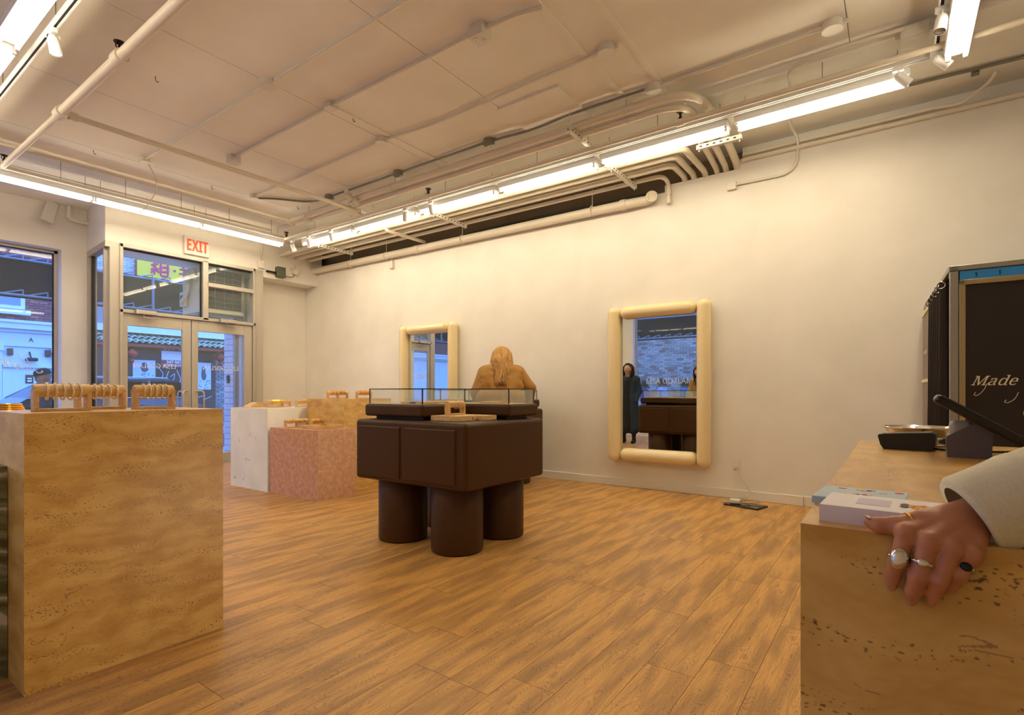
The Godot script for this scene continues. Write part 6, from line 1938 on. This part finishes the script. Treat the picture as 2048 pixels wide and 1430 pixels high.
func jewellery() -> void:
	var y := 1.0227
	bar_stand("travertine bracelet stand nearest the edge of the tall plinth", V(0.617, y, -2.78), 0.187, "bracelet stands on the tall plinth")
	bar_stand("travertine bracelet stand standing behind the other two on the tall plinth", V(0.80, y, -2.95), 0.186, "bracelet stands on the tall plinth")
	bar_stand("travertine bracelet stand standing alone by the plinth corner", V(0.962, y, -2.78), 0.165, "bracelet stands on the tall plinth")
	var bead := ring_mesh(0.0325, 0.0028, 24).mesh()
	for q in [[0.617, 0.187, -2.78, "nearest the plinth edge"], [0.80, 0.186, -2.95, "behind the other two"], [0.962, 0.165, -2.78, "by the plinth corner"]]:
		for k in 5:
			var o := obj("bracelet", bead, M.crystal)
			o.position = V(q[0] + q[1] * (0.24 + 0.135 * k), y + 0.084 - 0.0035, q[2])
			o.rotation = V(0, (k - 2) * 0.06, 0)
			tag(o, "sparkling beaded bracelet on the stand " + q[3], "bracelet", "bracelets on the stand " + q[3])
	# stones beyond: [x, y, z, length, posts, label]
	var bang := ring_mesh(0.0265, 0.0021, 0).mesh()
	for s in [[3.297, 0.713, -5.40, 0.28, 3, "long double stand on the pink plinth", 9, true], [3.49, 0.713, -5.22, 0.16, 2, "short stand behind the pink plinth tray", 7, false], [3.44, 0.919, -6.0, 0.20, 2, "gold cuff stand on the white marble", 0, false], [3.66, 0.919, -6.12, 0.15, 2, "middle stand on the white marble", 5, false], [3.72, 0.919, -5.86, 0.20, 2, "stand with a black tag on the white marble", 7, false], [3.76, 1.026, -5.30, 0.28, 3, "long double stand on the far travertine", 11, false], [4.05, 1.026, -5.15, 0.22, 2, "short stand on the far travertine", 11, false]]:
		bar_stand("travertine bracelet stand, the " + s[5], V(s[0], s[1], s[2]), s[3], "", s[4], 0.82)
		for k in s[6]:
			var o := obj("bangle", bang, M.silver if s[7] and k % 3 == 0 else M.gold)
			var t: float = 0.14 + 0.72 * (k + 0.5) / s[6]
			if s[4] == 3 and absf(t - 0.5) < 0.06:
				t += 0.09
			o.position = V(s[0] + s[3] * t, s[1] + 0.084 * 0.82 - 0.003, s[2])
			o.rotation = V(0, 0.15 * sin(k * 2.1), 0)
			tag(o, "thin bangle on the " + s[5], "bangle", "bangles on the " + s[5])
	var cuff := thing("gold_cuff", "wide shining gold cuff on the white marble plinth", "cuff", V(3.54, 0.919 + 0.0665, -6.0))
	obj("band", MB.new().tube([V(-0.045, 0, 0), V(0.045, 0, 0)], 0.0265, 20), M.gold, cuff)
	var gm := thing("gold_bangle", "domed woven gold bangle on the hidden travertine plinth", "bangle", V(0.66, 1.0, -3.36))
	for q in 5:
		var rp := []
		for j in 25:
			rp.append(V(cos(TAU * j / 24.0) * (0.062 - 0.004 * q), 0.006 + 0.009 * q, sin(TAU * j / 24.0) * (0.062 - 0.004 * q)))
		obj("coil", MB.new().tube(rp, 0.0055, 6, false), M.gold, gm)
	var wd := thing("wedge_display", "sloped travertine ring display on the white marble plinth", "display", V(3.29, 0.919, -6.27))
	obj("wedge", MB.new().prism(PackedVector2Array([Vector2(0, 0), Vector2(0.25, 0), Vector2(0.25, 0.05), Vector2(0.1, 0.062), Vector2(0.0, 0.01)]), 0, 0.15), M.travertine_small, wd)
	for k in 6:
		obj("ring_slot", B(V(0.06 + 0.03 * k, 0.045 + 0.003 * k, 0.148), V(0.065 + 0.03 * k, 0.05 + 0.002 * k, 0.151)), M.gold, wd)
	var tg := thing("black_tag", "small black price tag on the white marble plinth", "tag", V(3.86, 0.919, -5.80))
	obj("block", R(V(0, 0, 0), V(0.05, 0.035, 0.02), 0.003), M.black, tg)
	var tr := thing("stone_tray", "open travertine tray on the pink plinth", "tray", V(3.335, 0.713, -5.15))
	obj("floor", B(V(0.01, 0, 0.01), V(0.30, 0.012, 0.29)), M.travertine_small, tr)
	for q in [[V(0, 0, 0), V(0.31, 0.036, 0.014)], [V(0, 0, 0.286), V(0.31, 0.036, 0.30)], [V(0, 0, 0.014), V(0.014, 0.036, 0.286)], [V(0.296, 0, 0.014), V(0.31, 0.036, 0.286)]]:
		obj("rim", R(q[0], q[1], 0.002), M.travertine_small, tr)
	# on the free corner of the brown table
	var sa := thing("stone_slab", "thick travertine slab with a dark knot on the brown table", "slab", V(2.72, 0.90, -2.65))
	obj("slab", R(V(0, 0, 0), V(0.20, 0.038, 0.25), 0.004), M.travertine_small, sa)
	obj("knot", MB.new().ball(V(0.16, 0.018, 0.25), V(0.005, 0.009, 0.0015), 8, 6), M.brass_dark, sa)
	var sb := thing("stone_slab", "smaller travertine slab beside the thick one on the brown table", "slab", V(2.935, 0.90, -2.62))
	obj("slab", R(V(0, 0, 0), V(0.145, 0.036, 0.28), 0.004), M.travertine_small, sb)
	bar_stand("small travertine stand with silver chains on the brown table slabs", V(2.79, 0.938, -2.56), 0.175, "", 2, 0.92)
	for k in 2:
		var ch := obj("chain_bracelet", ring_mesh(0.029, 0.0012, 22), M.silver)
		ch.position = V(2.89 + 0.026 * k, 0.938 + 0.077 - 0.004, -2.56)
		ch.rotation = V(0, 0.25 * k - 0.1, 0)
		tag(ch, "thin silver chain bracelet on the small stand of the brown table", "bracelet", "silver chains on the small stand")
	# inside the case
	for q in [[2.78, -3.02, 0.22, 0.10], [2.72, -2.80, 0.13, 0.10], [3.02, -3.0, 0.16, 0.14], [3.22, -2.62, 0.12, 0.2], [3.2, -3.15, 0.2, 0.12]]:
		var pd := obj("stone_pad", R(V(0, 0, 0), V(q[2], 0.014, q[3]), 0.002), M.travertine_small)
		pd.position = V(q[0], 1.0152, q[1])
		tag(pd, "flat travertine pad with jewellery inside the glass case", "pad", "travertine pads inside the glass case")
	var ring := ring_mesh(0.011, 0.0014, 0).mesh()
	for k in 16:
		var r := obj("display_ring", ring, M.gold if k % 2 else M.silver)
		r.position = V(3.19 + 0.045 * (k % 5), 1.0305, -2.36 - 0.055 * (k / 5)) if k < 12 else V(2.80 + 0.04 * (k - 12), 1.042, -2.97)
		r.rotation.y = 0.7 + 0.2 * k
		tag(r, "small ring standing inside the L-shaped glass case", "ring", "rings inside the L-shaped glass case")
	var sh := thing("paper_sheet", "white folded sheet lying inside the glass case", "paper", V(2.74, 1.0155, -2.93))
	var sm := MB.new()
	sm.t.basis = Basis(Vector3.BACK, 0.03) * Basis(Vector3.RIGHT, -0.04)
	obj("sheet", sm.box(V(0, 0.012, 0), V(0.16, 0.0135, 0.11)), M.paper, sh)
